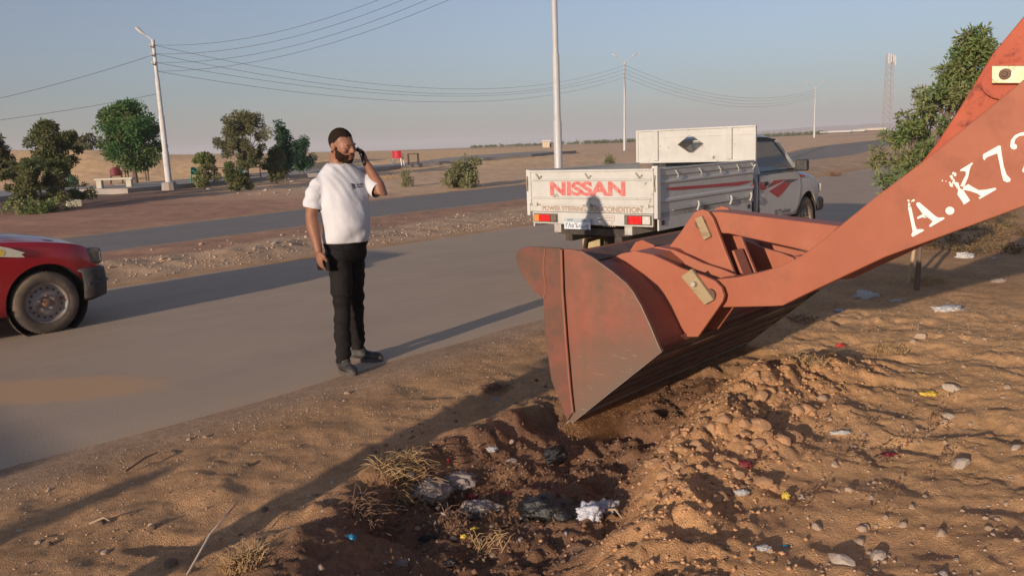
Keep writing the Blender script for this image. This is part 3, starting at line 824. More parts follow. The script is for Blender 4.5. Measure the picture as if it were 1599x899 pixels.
sp_ = at(1416, 442); st_ = MB().tube([(0,0,-.1),(.05,0,.25),(.10,.02,.62)], [.022,.021,.019], 8).build('wooden_stake', MAT['stick'], None, smooth=True)
st_.location = sp_; tag(st_, 'pale leaning wooden stake stuck in the sand just below the loader arm', 'stake')

# ------------------------------------------------------------------ poles and wires
def lamp_pole(loc, H, r0, r1, label, group, lean=(0,0), heads=2, arms=3, m='pole_metal', step=True, head_rot=0.0, block=False, spread=.9):
    root = empty('utility_pole', loc, 0, label, 'pole', group)
    root.rotation_euler = (lean[0], lean[1], head_rot)
    t = MB()
    if step: prof = [(r0*1.18,-.3),(r0*1.18,H*.26),(r0,H*.265),(r0,H*.5),(r0*.82,H*.505),(r0*.8,H*.75),(r1,H*.755),(r1,H),(0,H)]
    else: prof = [(r0,-.3),(r1,H),(0,H)]
    t.lathe(prof, (0,0,0), (0,0,1), 16); t.build('shaft', MAT[m], root, smooth=True)
    for k in range(heads):
        s_ = 1 if k else -1
        ks = spread/.9; a = MB(); a.tube([(0,0,H-.1),(s_*.35*ks,0,H+.25*ks),(s_*spread,0,H+.62*ks)], [.035,.03,.03], 8)
        arm = a.build('lamp_arm', MAT[m], root, smooth=True)
        kz = H+.62*ks-.62; h = MB(); h.tube([(s_*(spread-.1),0,kz+.56),(s_*(spread+.12),0,kz+.72),(s_*(spread+.45*ks**.5),0,kz+.92),(s_*(spread+.55*ks**.5),0,kz+.96)], [.04,.08,.09,.03], 8)
        h.build('lamp_head', MAT['pole_metal'], arm, smooth=True)
    for k in range(arms):
        z = H-.35-k*.42
        b = MB(); b.bar((-.05,-.28,z),(-.05,.28,z),.05); cr_ = b.build('crossarm', MAT['rust_edge'], root)
        for s_ in (-1,1):
            i_ = MB(); i_.lathe([(.02,0),(.05,.02),(.03,.05),(.055,.08),(.03,.12),(0,.13)], (-.05,s_*.24,z+.02), (0,0,1), 10)
            i_.build('insulator', MAT['pole_concrete'], cr_, smooth=True)
    if block:
        b = MB(); b.rings([(-.4,0,0,.42,.42),(.38,0,0,.36,.36),(.42,0,0,.30,.30)], 10); b.build('base_block', MAT['concrete'], root)
    return root
G = 'lamp poles carrying the cables'
pL = at(265, 297); HL = 7.4
poleL = lamp_pole(pL, HL, .135, .085, 'leaning pale lamp pole in a concrete block behind the walkway trees', G, lean=(0, R(-.35)), heads=1, arms=3, m='pole_concrete', block=True, spread=.42)
pM = at(873, 301)
poleM = lamp_pole(pM, 9.5, .125, .07, 'thick stepped grey metal pole rising behind the pickup tailgate', G, arms=0, heads=2, head_rot=R(48), lean=(0, R(.3)))
p3 = at_d(981, 92); pole3 = lamp_pole(p3, hpx(p3,134), .13, .08, 'double headed lamp pole on the sand just left of the raised headboard', G, arms=4, lean=(0,R(.9)), heads=2, spread=.8)
p4 = at_d(1273.5, 135); pole4 = lamp_pole(p4, hpx(p4,76), .14, .09, 'double headed lamp pole seen above the pickup wing mirror', G, arms=3, lean=(0,R(.2)), heads=2, spread=1.0)
p5 = at_d(1440, 205); pole5 = lamp_pole(p5, hpx(p5,58), .15, .1, 'distant lamp pole whose top shows above the sapling', G, arms=1, heads=2, spread=1.0)
bpy.context.view_layer.update()
def toploc(o, H, dz): return o.matrix_world @ Vector((0,0,H-dz))
def wire(a, b, sag, label, r=.012, group='overhead cables'):
    a = Vector(a); b = Vector(b); pts = []
    for i in range(29):
        t = i/28; p = a.lerp(b, t); p.z -= sag*4*t*(1-t); pts.append(p)
    o = MB().tube(pts, r*.62, 5).build('cable', MAT['wire'], smooth=True); tag(o, label, 'cable', group)
H3, H4 = hpx(p3,134), hpx(p4,76)
ord4 = ['topmost', 'second', 'third', 'lowest']
for k in range(4):
    wire(toploc(poleL,HL,.25+.42*k), toploc(pole3,H3,.3+.42*k), [2.3,2.25,2.0,2.0][k], '%s of the four sagging cables from the leaning pole across to the double headed pole' % ord4[k], .014)
# cables climbing from the leaning pole to the top of the stepped metal pole
for k in range(4):
    wire(toploc(poleL,HL,.25+.42*k), toploc(poleM,9.5,.1+.40*k), [1.2,1.15,1.1,1.0][k], '%s of the four cables rising from the leaning pole to the top edge' % ord4[k], .013)
for k, dz in enumerate((.7, 2.6)):
    wire(toploc(poleL,HL,dz), Vector((-46, 36, 3.6-.05*k)) , [1.6,1.0][k], ['upper cable sagging from the leaning pole to the left edge', 'short lower cable joining the leaning pole from the left'][k], .016)
for k in range(4):
    wire(toploc(pole3,H3,.3+.42*k), toploc(pole4,H4,.3+.35*k), 2.2, '%s of the faint cables between the headboard pole and the next pole right' % ord4[k], .018)
# lattice mast
pm = at_d(1386, 420); Hm = hpx(pm, 116); wb = hpx(pm, 6)
mroot = empty('lattice_mast', pm, 0, 'tall thin lattice telephone mast on the horizon left of the sapling', 'mast')
t = MB()
def leg_at(z, k):
    w_ = wb*(1-z/Hm)+hpx(pm,4.0)*(z/Hm)
    return Vector(((-1,1,1,-1)[k]*w_, (-1,-1,1,1)[k]*w_, z))
for k in range(4): t.bar(leg_at(0,k), leg_at(Hm,k), .26)
for i in range(12):
    z0, z1 = Hm*i/12, Hm*(i+1)/12
    for k in range(4):
        t.bar(leg_at(z0,k), leg_at(z1,(k+1)%4), .12); t.bar(leg_at(z1,k), leg_at(z1,(k+1)%4), .12)
t.build('lattice', mat('mast_paint', (.30,.27,.28), (.38,.34,.34), .2, .8), mroot)
t = MB()
for k in range(3): t.box((-1.4+1.1*k,-1.4,Hm-3.8+.3*k),(-.8+1.1*k,-1.0,Hm+.6-.3*k))
t.box((1.2,-1,Hm-4.6),(2.3,1,Hm-.6)); t.build('antennas', MAT['pole_concrete'], mroot)

# ------------------------------------------------------------------ far huts, walls, tree line
p = at_d(863, 150)
hr = empty('hut', p, 0, 'tiny cream hut on the plain left of the stepped pole', 'hut')
hw_ = hpx(p, 8); hh_ = hpx(p, 9)
MB().box((-hw_,-1,-.5),(hw_*.3,2,hh_)).build('wall', MAT['far_wall'], hr); MB().box((-hw_-.2,-1.2,hh_),(hw_*.3+.2,2.2,hh_+.25)).build('roof', MAT['pole_concrete'], hr)
MB().box((hw_*.35,-.5,-.5),(hw_*2.4,2,hh_*.6)).build('annex', MAT['far_dark'], hr)
for k, (px, wpx, hp_, mm_, lb) in enumerate(((1308,34,4.5,'pole_concrete','long low white roof on the horizon behind the mirror side lamp pole, left one'), (1338,16,4.5,'pole_concrete','small low white building on the horizon, middle one'), (1364,26,6,'bench_concrete','low white building on the horizon nearest the lattice mast'))):
    p = at_d(px, 300); r_ = empty('low_building', p, 0, lb, 'building', 'low buildings on the horizon'); w_ = hpx(p, wpx)/2
    MB().box((-w_,-2,-1),(w_,4,hpx(p,hp_*.45))).build('wall', MAT['far_dark'], r_); MB().box((-w_-.4,-2.6,hpx(p,hp_*.45)),(w_+.4,4.5,hpx(p,hp_))).build('roof', MAT[mm_], r_)
cs = []; rs = []
g = random.Random(77)
for i in range(150):
    px = 745+ (1000-745)*g.random(); p = at_d(px, 330+60*g.random()); cs.append((p.x,p.y,p.z+.1+g.random()*(.35+.35*(px>880)))); rs.append(.55+.4*g.random())
for i in range(60):
    px = 1185+110*g.random(); p = at_d(px, 330+50*g.random()); cs.append((p.x,p.y,p.z+.2+g.random()*.6)); rs.append(.6+.4*g.random())
o = leaves_mesh('far_tree_line', LM['dusty'], None, cs, rs, 11000, .55, 9)
tag(o, 'thin dark line of distant trees along the horizon', 'tree line', kind='stuff')

# ------------------------------------------------------------------ furniture on the walkway
def chair(loc, rz, s_, m, ml, label, back='round', group='chairs on the walkway', cat='chair'):
    r_ = empty('plastic_chair', loc, rz, label, cat, group)
    w = .26*s_
    MB().box((-w,-.24*s_,.41*s_),(w,.24*s_,.45*s_)).build('seat', m, r_, bevel=.01)
    b = MB(); pts = []
    n = 12
    for i in range(n+1):
        t_ = i/n; x = -w*1.05+2.1*w*t_; zz = (.88 - (.22*abs(2*t_-1)**3 if back == 'round' else .02))*s_
        pts.append((x, .24*s_+.03-.12*abs(2*t_-1)**2*s_, zz))
    vs = []
    for x, y, zz in pts: vs += [(x,y,.44*s_),(x,y+.05,zz),(x,y+.025,.44*s_),(x,y+.075,zz)]
    fs = []
    for i in range(n):
        a = i*4; fs += [(a,a+4,a+5,a+1),(a+2,a+3,a+7,a+6),(a+1,a+5,a+7,a+3),(a,a+2,a+6,a+4)]
    b.add(vs, fs).build('backrest', m, r_, smooth=True)
    for sx in (-1,1):
        for sy in (-1,1):
            MB().bar((sx*w*.95,sy*.22*s_,.42*s_),(sx*w*1.12,sy*.27*s_,0),.045).build('leg', ml, r_)
        MB().tube([(sx*w*1.05,.22*s_,.66*s_),(sx*w*1.08,-.1*s_,.66*s_),(sx*w*1.05,-.2*s_,.44*s_)], .025, 6).build('armrest', m, r_, smooth=True)
    return r_
def table(loc, rz, L_, W_, H_, m, label, rails=True):
    r_ = empty('table', loc, rz, label, 'table', 'dark tables on the walkway')
    MB().box((-L_/2,-W_/2,H_-.05),(L_/2,W_/2,H_)).build('table_top', m, r_)
    for sx in (-1,1):
        for sy in (-1,1): MB().bar((sx*(L_/2-.04),sy*(W_/2-.04),0),(sx*(L_/2-.04),sy*(W_/2-.04),H_-.05),.06).build('leg', m, r_)
    if rails:
        t_ = MB()
        for sy in (-1,1): t_.bar((-L_/2,sy*(W_/2-.04),.16),(L_/2,sy*(W_/2-.04),.16),.045)
        t_.build('rail', m, r_)
    return r_
def onwalk(px, py): p = at(px, py, .26); p.z = max(p.z, 0)+.26; return p
p = onwalk(183, 287); chair(p, R(200), hpx(p,26)/.88, MAT['maroon'], MAT['dark_wood'], 'maroon plastic chair with a rounded back behind the concrete bench')
p = onwalk(309, 284); chair(p, R(60), hpx(p,23)/.88, MAT['green_plastic'], MAT['green_plastic'], 'green plastic chair half hidden by the bright green bush')
p = onwalk(377, 279); chair(p, R(20), hpx(p,21)/.88, MAT['blue_plastic'], MAT['white_plastic'], 'blue plastic chair showing through the olive-like tree')
p = onwalk(622, 258.5); chair(p, R(170), hpx(p,23)/.88, MAT['red_plastic'], MAT['white_plastic'], 'bright red chair with white legs right of the raised arm of the man', back='flat')
p = onwalk(215, 283); table(p, R(8), hpx(p,32), .6, hpx(p,21), MAT['dark_wood'], 'dark table beside the maroon chair under the dense tree')
p = onwalk(344, 283); table(p, R(15), hpx(p,20), .6, hpx(p,21), MAT['dark_wood'], 'brown table frame right of the bright green bush')
p = onwalk(398, 279); table(p, R(15), hpx(p,20), .6, hpx(p,18), MAT['dark_wood'], 'small dark table under the olive-like tree')
p = onwalk(646, 257.5); table(p, R(12), hpx(p,17), .8, hpx(p,17.5), MAT['dark_wood'], 'bare dark table frame right of the bright red chair')
p = onwalk(180, 292); bench = empty('concrete_bench', p, R(6), 'long cream concrete bench on two block legs in front of the maroon chair', 'bench')
bl = hpx(p, 57); bh = hpx(p, 14)
MB().box((-bl/2,-.22,bh-.1),(bl/2,.22,bh)).build('bench_top', MAT['bench_concrete'], bench, bevel=.01)
for s_ in (-1,1): MB().box((s_*bl*.39-.13,-.18,-.1),(s_*bl*.39+.13,.18,bh-.1)).build('leg', MAT['bench_concrete'], bench, bevel=.01)
p = at(116, 322); o = MB().box((-.28,-.2,-.05),(.28,.2,.28)).build('concrete_block', MAT['bench_concrete'], bevel=.04); o.location = p; o.rotation_euler = (.1,.05,.5)
tag(o, 'pale concrete lump lying in the dirt below the left end of the bench', 'block')
# ------------------------------------------------------------------ front loader
def onplane(px, py, o, n):
    dv = cf + cr*((px-799.5)/FPX) - cu*((py-449.5)/FPX)
    c0 = Vector((0,0,CAM_H)); t = (Vector(o)-c0).dot(n)/dv.dot(n)
    return c0+dv*t
def side_mat():
    m = mat('bucket_side', (.225,.076,.052), (.285,.108,.072), 3.2, .65, spec=.3, dirt=(.150,.092,.064), dscale=2.6, dlo=.44, dhi=.66, bump=.25, bscale=24)
    nt = m.node_tree; N = nt.nodes; L = nt.links; b = N['Principled BSDF']
    src = b.inputs['Base Color'].links[0].from_socket
    tc = N.new('ShaderNodeTexCoord'); sx = N.new('ShaderNodeSeparateXYZ'); L.new(tc.outputs['Object'], sx.inputs[0])
    # bare, scraped metal towards the cutting corner of the plate
    a = N.new('ShaderNodeMath'); a.operation = 'MULTIPLY_ADD'; L.new(sx.outputs['X'], a.inputs[0]); a.inputs[1].default_value = -.75; L.new(sx.outputs['Z'], a.inputs[2])
    ns = N.new('ShaderNodeTexNoise'); ns.inputs['Scale'].default_value = 4; ns.inputs['Detail'].default_value = 12; L.new(tc.outputs['Object'], ns.inputs['Vector'])
    ad = N.new('ShaderNodeMath'); ad.operation = 'MULTIPLY_ADD'; L.new(ns.outputs['Fac'], ad.inputs[0]); ad.inputs[1].default_value = .55; L.new(a.outputs[0], ad.inputs[2])
    mr = N.new('ShaderNodeMapRange'); mr.inputs['From Min'].default_value = .80; mr.inputs['From Max'].default_value = .22; L.new(ad.outputs[0], mr.inputs['Value'])
    mx = N.new('ShaderNodeMixRGB'); mx.inputs['Color2'].default_value = (.150,.105,.078,1)
    L.new(mr.outputs[0], mx.inputs['Fac']); L.new(src, mx.inputs['Color1'])
    # pale scratches
    mp = N.new('ShaderNodeMapping'); mp.inputs['Scale'].default_value = (3,1,30); mp.inputs['Rotation'].default_value = (0,R(38),0); L.new(tc.outputs['Object'], mp.inputs[0])
    n3 = N.new('ShaderNodeTexNoise'); n3.inputs['Scale'].default_value = 3; n3.inputs['Detail'].default_value = 6; L.new(mp.outputs[0], n3.inputs['Vector'])
    m3 = N.new('ShaderNodeMapRange'); m3.inputs['From Min'].default_value = .64; m3.inputs['From Max'].default_value = .68; L.new(n3.outputs['Fac'], m3.inputs['Value'])
    mm = N.new('ShaderNodeMath'); mm.operation = 'MULTIPLY'; L.new(m3.outputs[0], mm.inputs[0]); L.new(mr.outputs[0], mm.inputs[1])
    m5 = N.new('ShaderNodeMath'); m5.operation = 'MULTIPLY'; L.new(mm.outputs[0], m5.inputs[0]); m5.inputs[1].default_value = .75
    mx2 = N.new('ShaderNodeMixRGB'); mx2.inputs['Color2'].default_value = (.34,.27,.21,1); L.new(m5.outputs[0], mx2.inputs['Fac']); L.new(mx.outputs[0], mx2.inputs['Color1'])
    L.new(mx2.outputs[0], b.inputs['Base Color'])
    return m
MAT['bucket_side'] = side_mat()
MAT['floor_steel'] = mat('floor_steel', (.060,.034,.026), (.11,.06,.045), 10, .7, dirt=(.19,.10,.065), dscale=5, dlo=.55, dhi=.8, bump=.3, bscale=30)
LX, LY, LZ = Vector((1,0,0)), Vector((0,1,0)), Vector((0,0,1))
ldr = empty('front_loader', (.3217, 4.859, 0), R(-42), 'orange front loader with a scraped bucket over the pit, arm lettered A.K 72', 'loader')
LM_ = Matrix.Translation((.3217,4.859,0)) @ Matrix.Rotation(R(-42), 4, 'Z'); LMi = LM_.inverted()
def lp(px, py, off):
    """photo pixel on the loader's plane at lateral offset -> (s, z)"""
    q = LMi @ onplane(px, py, LM_ @ Vector((0,off,0)), LM_.to_3x3() @ LY); return (q.x, q.z)
def plate(poly, y0, y1, name, m, parent, bevel=.004):
    return MB().prism(poly, (0,y0,0), LX, LZ, LY, y1-y0).build(name, m, parent, bevel=bevel)
W_ = 2.2
prof = [(-.14,.995),(-.085,.945),(-.03,.925),(.06,.932),(.13,.932),(.20,.918),(.28,.89),(.35,.85),(.41,.80),(.465,.74),(.51,.675),(.55,.61),(.585,.545),(.60,.515),(.57,.47),(-.01,-.008)]
bucket = empty('bucket', (0,0,0)); bucket.parent = ldr
def offs(pr, t):
    o_ = []
    for i, p in enumerate(pr):
        a = Vector((*pr[max(i-1,0)],)); b = Vector((*pr[min(i+1,len(pr)-1)],)); d = (b-a).normalized(); n_ = Vector((-d.y, d.x)); o_.append((p[0]-n_.x*t*-1*-1, p[1]-n_.y*t))
    return o_
sh_ = offs(prof, .060); wgt = [0,0,0,.1,.25,.5,.8,1,1,1,1,1,1,.75,.3,0]
prof = [(p[0]+(q[0]-p[0])*w, p[1]+(q[1]-p[1])*w) for p, q, w in zip(prof, sh_, wgt)]
inner = offs(prof, .022)
vs = []; fs = []
n = len(prof)
ysub = [.02+ (W_-.04)*i/12 for i in range(13)]
for y in ysub:
    vs += [(p[0], y, p[1]) for p in prof] + [(p[0], y, p[1]) for p in inner]
for j in range(12):
    a = j*2*n; b = a+2*n
    for i in range(n-1):
        fs.append((a+i, a+i+1, b+i+1, b+i)); fs.append((a+n+i+1, a+n+i, b+n+i, b+n+i+1))
    fs.append((a, b, b+n, a+n)); fs.append((a+n-1, a+2*n-1, b+2*n-1, b+n-1))
MB().add(vs, fs).build('bucket_shell', MAT['orange_worn'], bucket, smooth=True, angle=28)
sp = [(-.111,.244),(-.148,.50),(-.157,.739),(-.215,.775),(-.27,.822),(-.322,.885),(-.352,.935),(-.362,.975),(-.350,1.008),(-.315,1.030),(-.26,1.040),(-.16,1.043),(.06,1.045),(.115,1.038),(.20,1.004),(.33,.935),(.43,.872),(.47,.83),(.52,.76),(.575,.66),(.637,.534),(.652,.517),(.016,-.018),(.0,.0)]
plate(sp, -.004, .022, 'side_plate', MAT['bucket_side'], bucket)
plate(sp, W_-.022, W_+.004, 'side_plate', MAT['bucket_side'], bucket)
cut = [(-.118,.235),(-.156,.50),(-.164,.742),(-.222,.770),(-.278,.818),(-.330,.882),(-.360,.932),(-.371,.976),(-.358,1.013),(-.32,1.038),(-.26,1.048),(-.16,1.051),(-.020,1.052),(-.014,.8),(.0,.5),(.022,.2),(.036,.055),(-.003,-.004)]
MAT['cutter'] = mat('cutter', (.19,.066,.046), (.24,.088,.060), 5, .7, spec=.25, dirt=(.12,.075,.055), dscale=3.5, dlo=.38, dhi=.60, bump=.3, bscale=26)
for y0, y1 in ((-.026,-.005),(W_+.005,W_+.026)):
    plate(cut, y0, y1, 'side_cutter', MAT['cutter'], bucket, .006)
w_ = MB(); w_.tube([(-.012,-.024,1.045),(-.010,-.026,.8),(.006,-.026,.5),(.028,-.026,.2),(.042,-.024,.06)], .009, 6)
w_.tube([(-.155,-.028,.742),(-.135,-.028,.80),(-.15,-.028,.93),(-.13,-.028,1.045)], .005, 6); w_.build('weld_seam', MAT['orange_worn'], bucket, smooth=True)
MB().tube([(p[0]+.001,-.004,p[1]) for p in [(.115,1.038),(.20,1.004),(.33,.935),(.43,.872),(.47,.83),(.52,.76),(.575,.66),(.637,.534),(.652,.517),(.33,.247),(.016,-.018)]], .0028, 6).build('worn_edge', MAT['steel_worn'], bucket)
# wear strips and cutting edge on the floor
MB().prism([(.590,.500),(.57,.461),(-.01,-.018),(.0,-.002),(.575,.482)], (0,.0,0), LX, LZ, LY, W_).build('floor_plate', MAT['floor_steel'], bucket)
fd = Vector((-.58,0,-.478)).normalized(); fn = Vector((.478,0,-.58)).normalized()*-1; fn = -fn if fn.z > 0 else fn
for k, (t0, t1, th) in enumerate(((.02,.10,.009),(.20,.25,.012),(.34,.39,.012),(.48,.60,.009))):
    a = Vector((.57,0,.47))+fd*t0; b = Vector((.57,0,.47))+fd*t1
    m_ = MB(); m_.add([a+LY*.0225, b+LY*.0225, b+LY*(W_-.0225), a+LY*(W_-.0225), a+fn*(th+.011)+LY*.0225, b+fn*(th+.011)+LY*.0225, b+fn*(th+.011)+LY*(W_-.0225), a+fn*(th+.011)+LY*(W_-.0225)],
        [(0,1,2,3),(7,6,5,4),(0,4,5,1),(1,5,6,2),(2,6,7,3),(3,7,4,0)]); m_.build('wear_strip', MAT['steel_dark'], bucket, bevel=.004)
a = Vector((.10,0,.085)); b = Vector((-.035,0,-.028))
m_ = MB(); m_.add([a+LY*.0, b, b+LY*W_, a+LY*W_, a+fn*.03, b+fn*.006, b+fn*.006+LY*W_, a+fn*.03+LY*W_], [(0,1,2,3),(7,6,5,4),(0,4,5,1),(1,5,6,2),(2,6,7,3),(3,7,4,0)])
m_.build('cutting_edge', MAT['steel_worn'], bucket)
# torsion box and stiffeners across the back
tb_ = [(.135,.90),(.165,.985),(.30,.972),(.40,.905),(.385,.75),(.26,.82)]
plate(tb_, .458, W_-.458, 'torsion_box', MAT['orange'], bucket, .006)
m_ = MB(); m_.prism([(-.145,.985),(-.115,.985),(-.02,.935),(-.035,.925)], (0,.03,0), LX, LZ, LY, W_-.06); m_.build('lip_flange', MAT['steel_dark'], bucket)
for y in (.74, 1.42):
    plate([(-.06,.925),(.0,1.005),(.05,1.02),(.14,.99),(.15,.93)], y, y+.02, 'gusset', MAT['orange'], bucket)
ear = [(.02,.936),(.10,.972),(.20,.992),(.32,.978),(.42,.945),(.52,.908),(.654,.878),(.735,.852),(.778,.815),(.795,.770),(.786,.735),(.735,.66),(.629,.509),(.56,.50),(.49,.59),(.41,.70),(.30,.80),(.18,.87),(.10,.90)]
MAT['ear_paint'] = mat('ear_paint', (.33,.105,.060), (.39,.138,.08), 4, .55, spec=.3, dirt=(.30,.12,.08), dscale=4, dlo=.55, dhi=.8, bump=.15, bscale=24)
for y in (.43, .675, 1.50, 1.745): plate(ear, y, y+.028, 'arm_lug', MAT['ear_paint'], bucket, .005)
key = [lp(1063,432,.40), lp(1100,476,.40), lp(1114,468,.40), lp(1079,420,.40)]
plate(key, .40, .429, 'pin_keeper', MAT['key_plate'], bucket, .003)
kc = lp(1085,443,.395); MB().lathe([(0,-.03),(.014,-.03),(.016,-.02),(.016,0)], (kc[0],.40,kc[1]), (0,1,0), 8).build('keeper_bolt', MAT['pale_stone'], bucket)
tri = [(.17,.925),(.22,.985),(.30,1.075),(.365,1.165),(.405,1.208),(.45,1.222),(.49,1.212),(.525,1.17),(.56,1.09),(.62,.95),(.70,.775),(.55,.66),(.36,.75),(.24,.84)]
for y in (.80, 1.06):
    plate(tri, y, y+.03, 'tilt_lug', MAT['ear_paint'], bucket, .006)
q_ = MB().prism([(.415,1.165),(.462,1.185),(.525,1.06),(.478,1.035)], (0,.775,0), LX, LZ, LY, .024).build('pin_keeper', MAT['key_plate'], bucket, bevel=.003)

plate([(.60,.96),(.615,.965),(.735,.70),(.71,.70)], .90, 1.02, 'stop_bar', MAT['ear_paint'], bucket)
# tilt link, lever, arms
lk = [(.43,1.20),(.55,1.205),(1.28,1.142),(1.42,1.10),(1.44,.99),(1.35,.95),(.60,1.072),(.47,1.07)]
plate(lk, .855, 1.035, 'tilt_link', MAT['orange'], ldr, .008)
lever = [(1.25,.93),(1.24,1.04),(1.31,1.14),(1.74,1.50),(1.80,1.582),(1.90,1.755),(2.026,1.992),(2.147,2.150),(2.32,2.34),(2.6,2.5),(2.9,2.45),(2.95,2.2),(2.6,1.9),(2.2,1.55),(1.6,1.02),(1.38,.90)]
plate(lever, .70, .80, 'tilt_lever', MAT['lever_paint'], ldr, .008)
plate([(1.26,.94),(1.25,1.04),(1.31,1.13),(1.40,1.10),(1.42,.98),(1.36,.92)], 1.06, 1.12, 'tilt_lever', MAT['lever_paint'], ldr, .006)
bl_ = [lp(1550,103,.67), lp(1640,103,.67), lp(1640,131,.67), lp(1550,131,.67)]
plate(bl_, .645, .675, 'steel_link', MAT['brass'], ldr, .004)
pc = lp(1569,116,.64); MB().lathe([(0,-.010),(.010,-.010),(.013,-.004),(.024,-.003),(.026,0)], (pc[0],.644,pc[1]), (0,1,0), 18).build('pin', MAT['steel_dark'], ldr)
boss = [(pc[0]+math.cos(t)*.105+(.0 if math.cos(t) < 0 else .25), pc[1]-.03+math.sin(t)*.085) for t in [2*PI*i/24 for i in range(24)]]
plate(boss, .676, .699, 'lever_boss', MAT['lever_paint'], ldr, .003)
arm = [(.70,.845),(.655,.81),(.645,.75),(.675,.695),(.75,.686),(1.05,.722),(1.112,.732),(1.20,.785),(1.636,1.03),(2.232,1.298),(2.8,1.56),(3.45,1.62),(3.5,1.95),(2.9,2.22),(2.2,1.856),(2.018,1.696),(1.782,1.49),(1.594,1.341),(1.45,1.215),(1.375,1.149),(1.30,1.082),(1.207,1.012),(1.10,.952),(.99,.912),(.85,.872)]
a1 = plate(arm, .50, .64, 'lift_arm', MAT['orange'], ldr, .006)
a2 = plate(arm, 1.56, 1.70, 'lift_arm', MAT['orange'], ldr, .006)
MB().tube([(1.95,.62,1.42),(1.95,1.58,1.42)], .08, 16).build('cross_tube', MAT['orange'], ldr, smooth=True)
for y in (.57, 1.63): MB().tube([(.715,y-.16,.77),(.715,y+.16,.77)], .035, 14).build('pin', MAT['steel_dark'], ldr, smooth=True)
MB().tube([(.45,.78,1.135),(.45,1.11,1.135)], .035, 14).build('pin', MAT['steel_dark'], ldr, smooth=True)
MB().tube([(1.33,.70,1.03),(1.33,1.12,1.03)], .03, 14).build('pin', MAT['steel_dark'], ldr, smooth=True)
# worn white lettering on the near arm
def cp(q): return lp(1380+q[0]/3.21, 120+q[1]/3.21, .4985)
LET = [
 [(122,655),(137,650),(146,690),(158,745),(166,764),(196,763),(203,770),(146,802),(138,793),(146,776),(138,735)],
 [(163,642),(166,630),(178,629),(215,660),(258,697),(275,706),(302,704),(305,711),(233,753),(227,745),(238,734),(246,724),(222,704),(210,706)],
 [(168,712),(170,702),(192,690),(210,692),(222,702),(212,707),(190,704),(178,710)],
 [(352,536),(360,528),(374,530),(382,558),(398,566),(433,620),(402,641),(396,628),(378,602),(370,590),(374,566)],
 [(384,466),(443,430),(448,436),(438,446),(430,470),(424,500),(412,530),(402,552),(384,548),(396,522),(410,496),(414,478),(400,472),(386,474)],
 [(400,552),(424,538),(446,552),(476,568),(508,566),(560,556),(565,564),(481,613),(475,606),(488,598),(468,584),(430,572),(398,566)],
 [(497,397),(500,388),(576,345),(586,346),(592,392),(602,450),(616,490),(636,512),(634,524),(618,529),(600,520),(592,490),(582,440),(570,384),(530,398),(514,406),(506,419),(499,412)],
 [(634,348),(638,318),(656,294),(684,281),(712,276),(742,286),(760,312),(756,350),(735,392),(718,420),(770,398),(790,372),(800,380),(782,436),(700,480),(694,470),(716,420),(734,372),(736,330),(724,304),(704,294),(680,297),(660,312),(654,334),(668,344),(668,358),(654,365),(640,360)],
]
lt = MB()
for L_ in LET: lt.prism([cp(q) for q in L_], (0,.4965,0), LX, LZ, LY, .0045)
cc_ = [(332+22*math.cos(t), 671+20*math.sin(t)) for t in [2*PI*i/18 for i in range(18)]]
lt.prism([cp(q) for q in cc_], (0,.4965,0), LX, LZ, LY, .0045)
g = random.Random(5)
for cx_, cy_, r_ in ((124,620,6),(150,619,7),(128,638,7),(140,624,4),(126,646,6),(294,521,4),(312,523,3),(350,485,8),(357,492,7),(338,500,8),(345,510,7),(352,520,6),(340,542,9),(350,530,7),(332,530,6),(345,548,5),(360,484,5)):
    lt.prism([cp((cx_+r_*(.6+.6*g.random())*math.cos(t), cy_+r_*(.6+.6*g.random())*math.sin(t))) for t in [2*PI*i/7 for i in range(7)]], (0,.4965,0), LX, LZ, LY, .0045)
lt.build('lettering', MAT['letter_white'], a1)
# the tractor itself, beyond the right edge of the frame
m_ = MB(); m_.box((3.1,.70,.55),(5.9,1.50,1.25)); m_.box((3.0,.45,.9),(3.5,1.75,1.95)); m_.build('chassis', MAT['orange'], ldr, bevel=.03)
m_ = MB(); m_.prism([(3.7,1.25),(3.62,1.70),(3.8,1.82),(5.1,1.95),(5.1,1.25)], (0,.68,0), LX, LZ, LY, .84); m_.build('bonnet', MAT['orange'], ldr, bevel=.04)
for sy in (.50,1.56): m_ = MB().tube([(3.3,sy+.07,.85),(2.95,sy+.07,1.35)], [.06,.035], 10).build('lift_cylinder', MAT['steel_dark'], ldr, smooth=True)
cab_ = MB()
for x in (5.15,6.5):
    for y in (.62,1.58): cab_.bar((x,y,1.2),(x,y,2.75),.08)
cab_.box((5.0,.5,2.72),(6.7,1.7,2.85)); cab_.box((5.15,.62,1.1),(6.5,1.58,1.5)); cab_.build('cab', MAT['orange'], ldr)
def big_wheel(x, y, r, w):
    q = MB().lathe([(r*.5,-w/2),(r*.9,-w/2),(r,-w*.38),(r,w*.38),(r*.9,w/2),(r*.5,w/2)], (x,y,r), (0,1,0), 32).build('wheel', MAT['tyre'], ldr, smooth=True)
    MB().lathe([(.0,-w*.3),(r*.5,-w*.4),(r*.52,w*.4),(0,w*.3)], (x,y,r), (0,1,0), 24).build('rim', MAT['rim'], q, smooth=True)
for y in (.25,1.95): big_wheel(4.0, y, .48, .32); big_wheel(6.3, y, .72, .46)

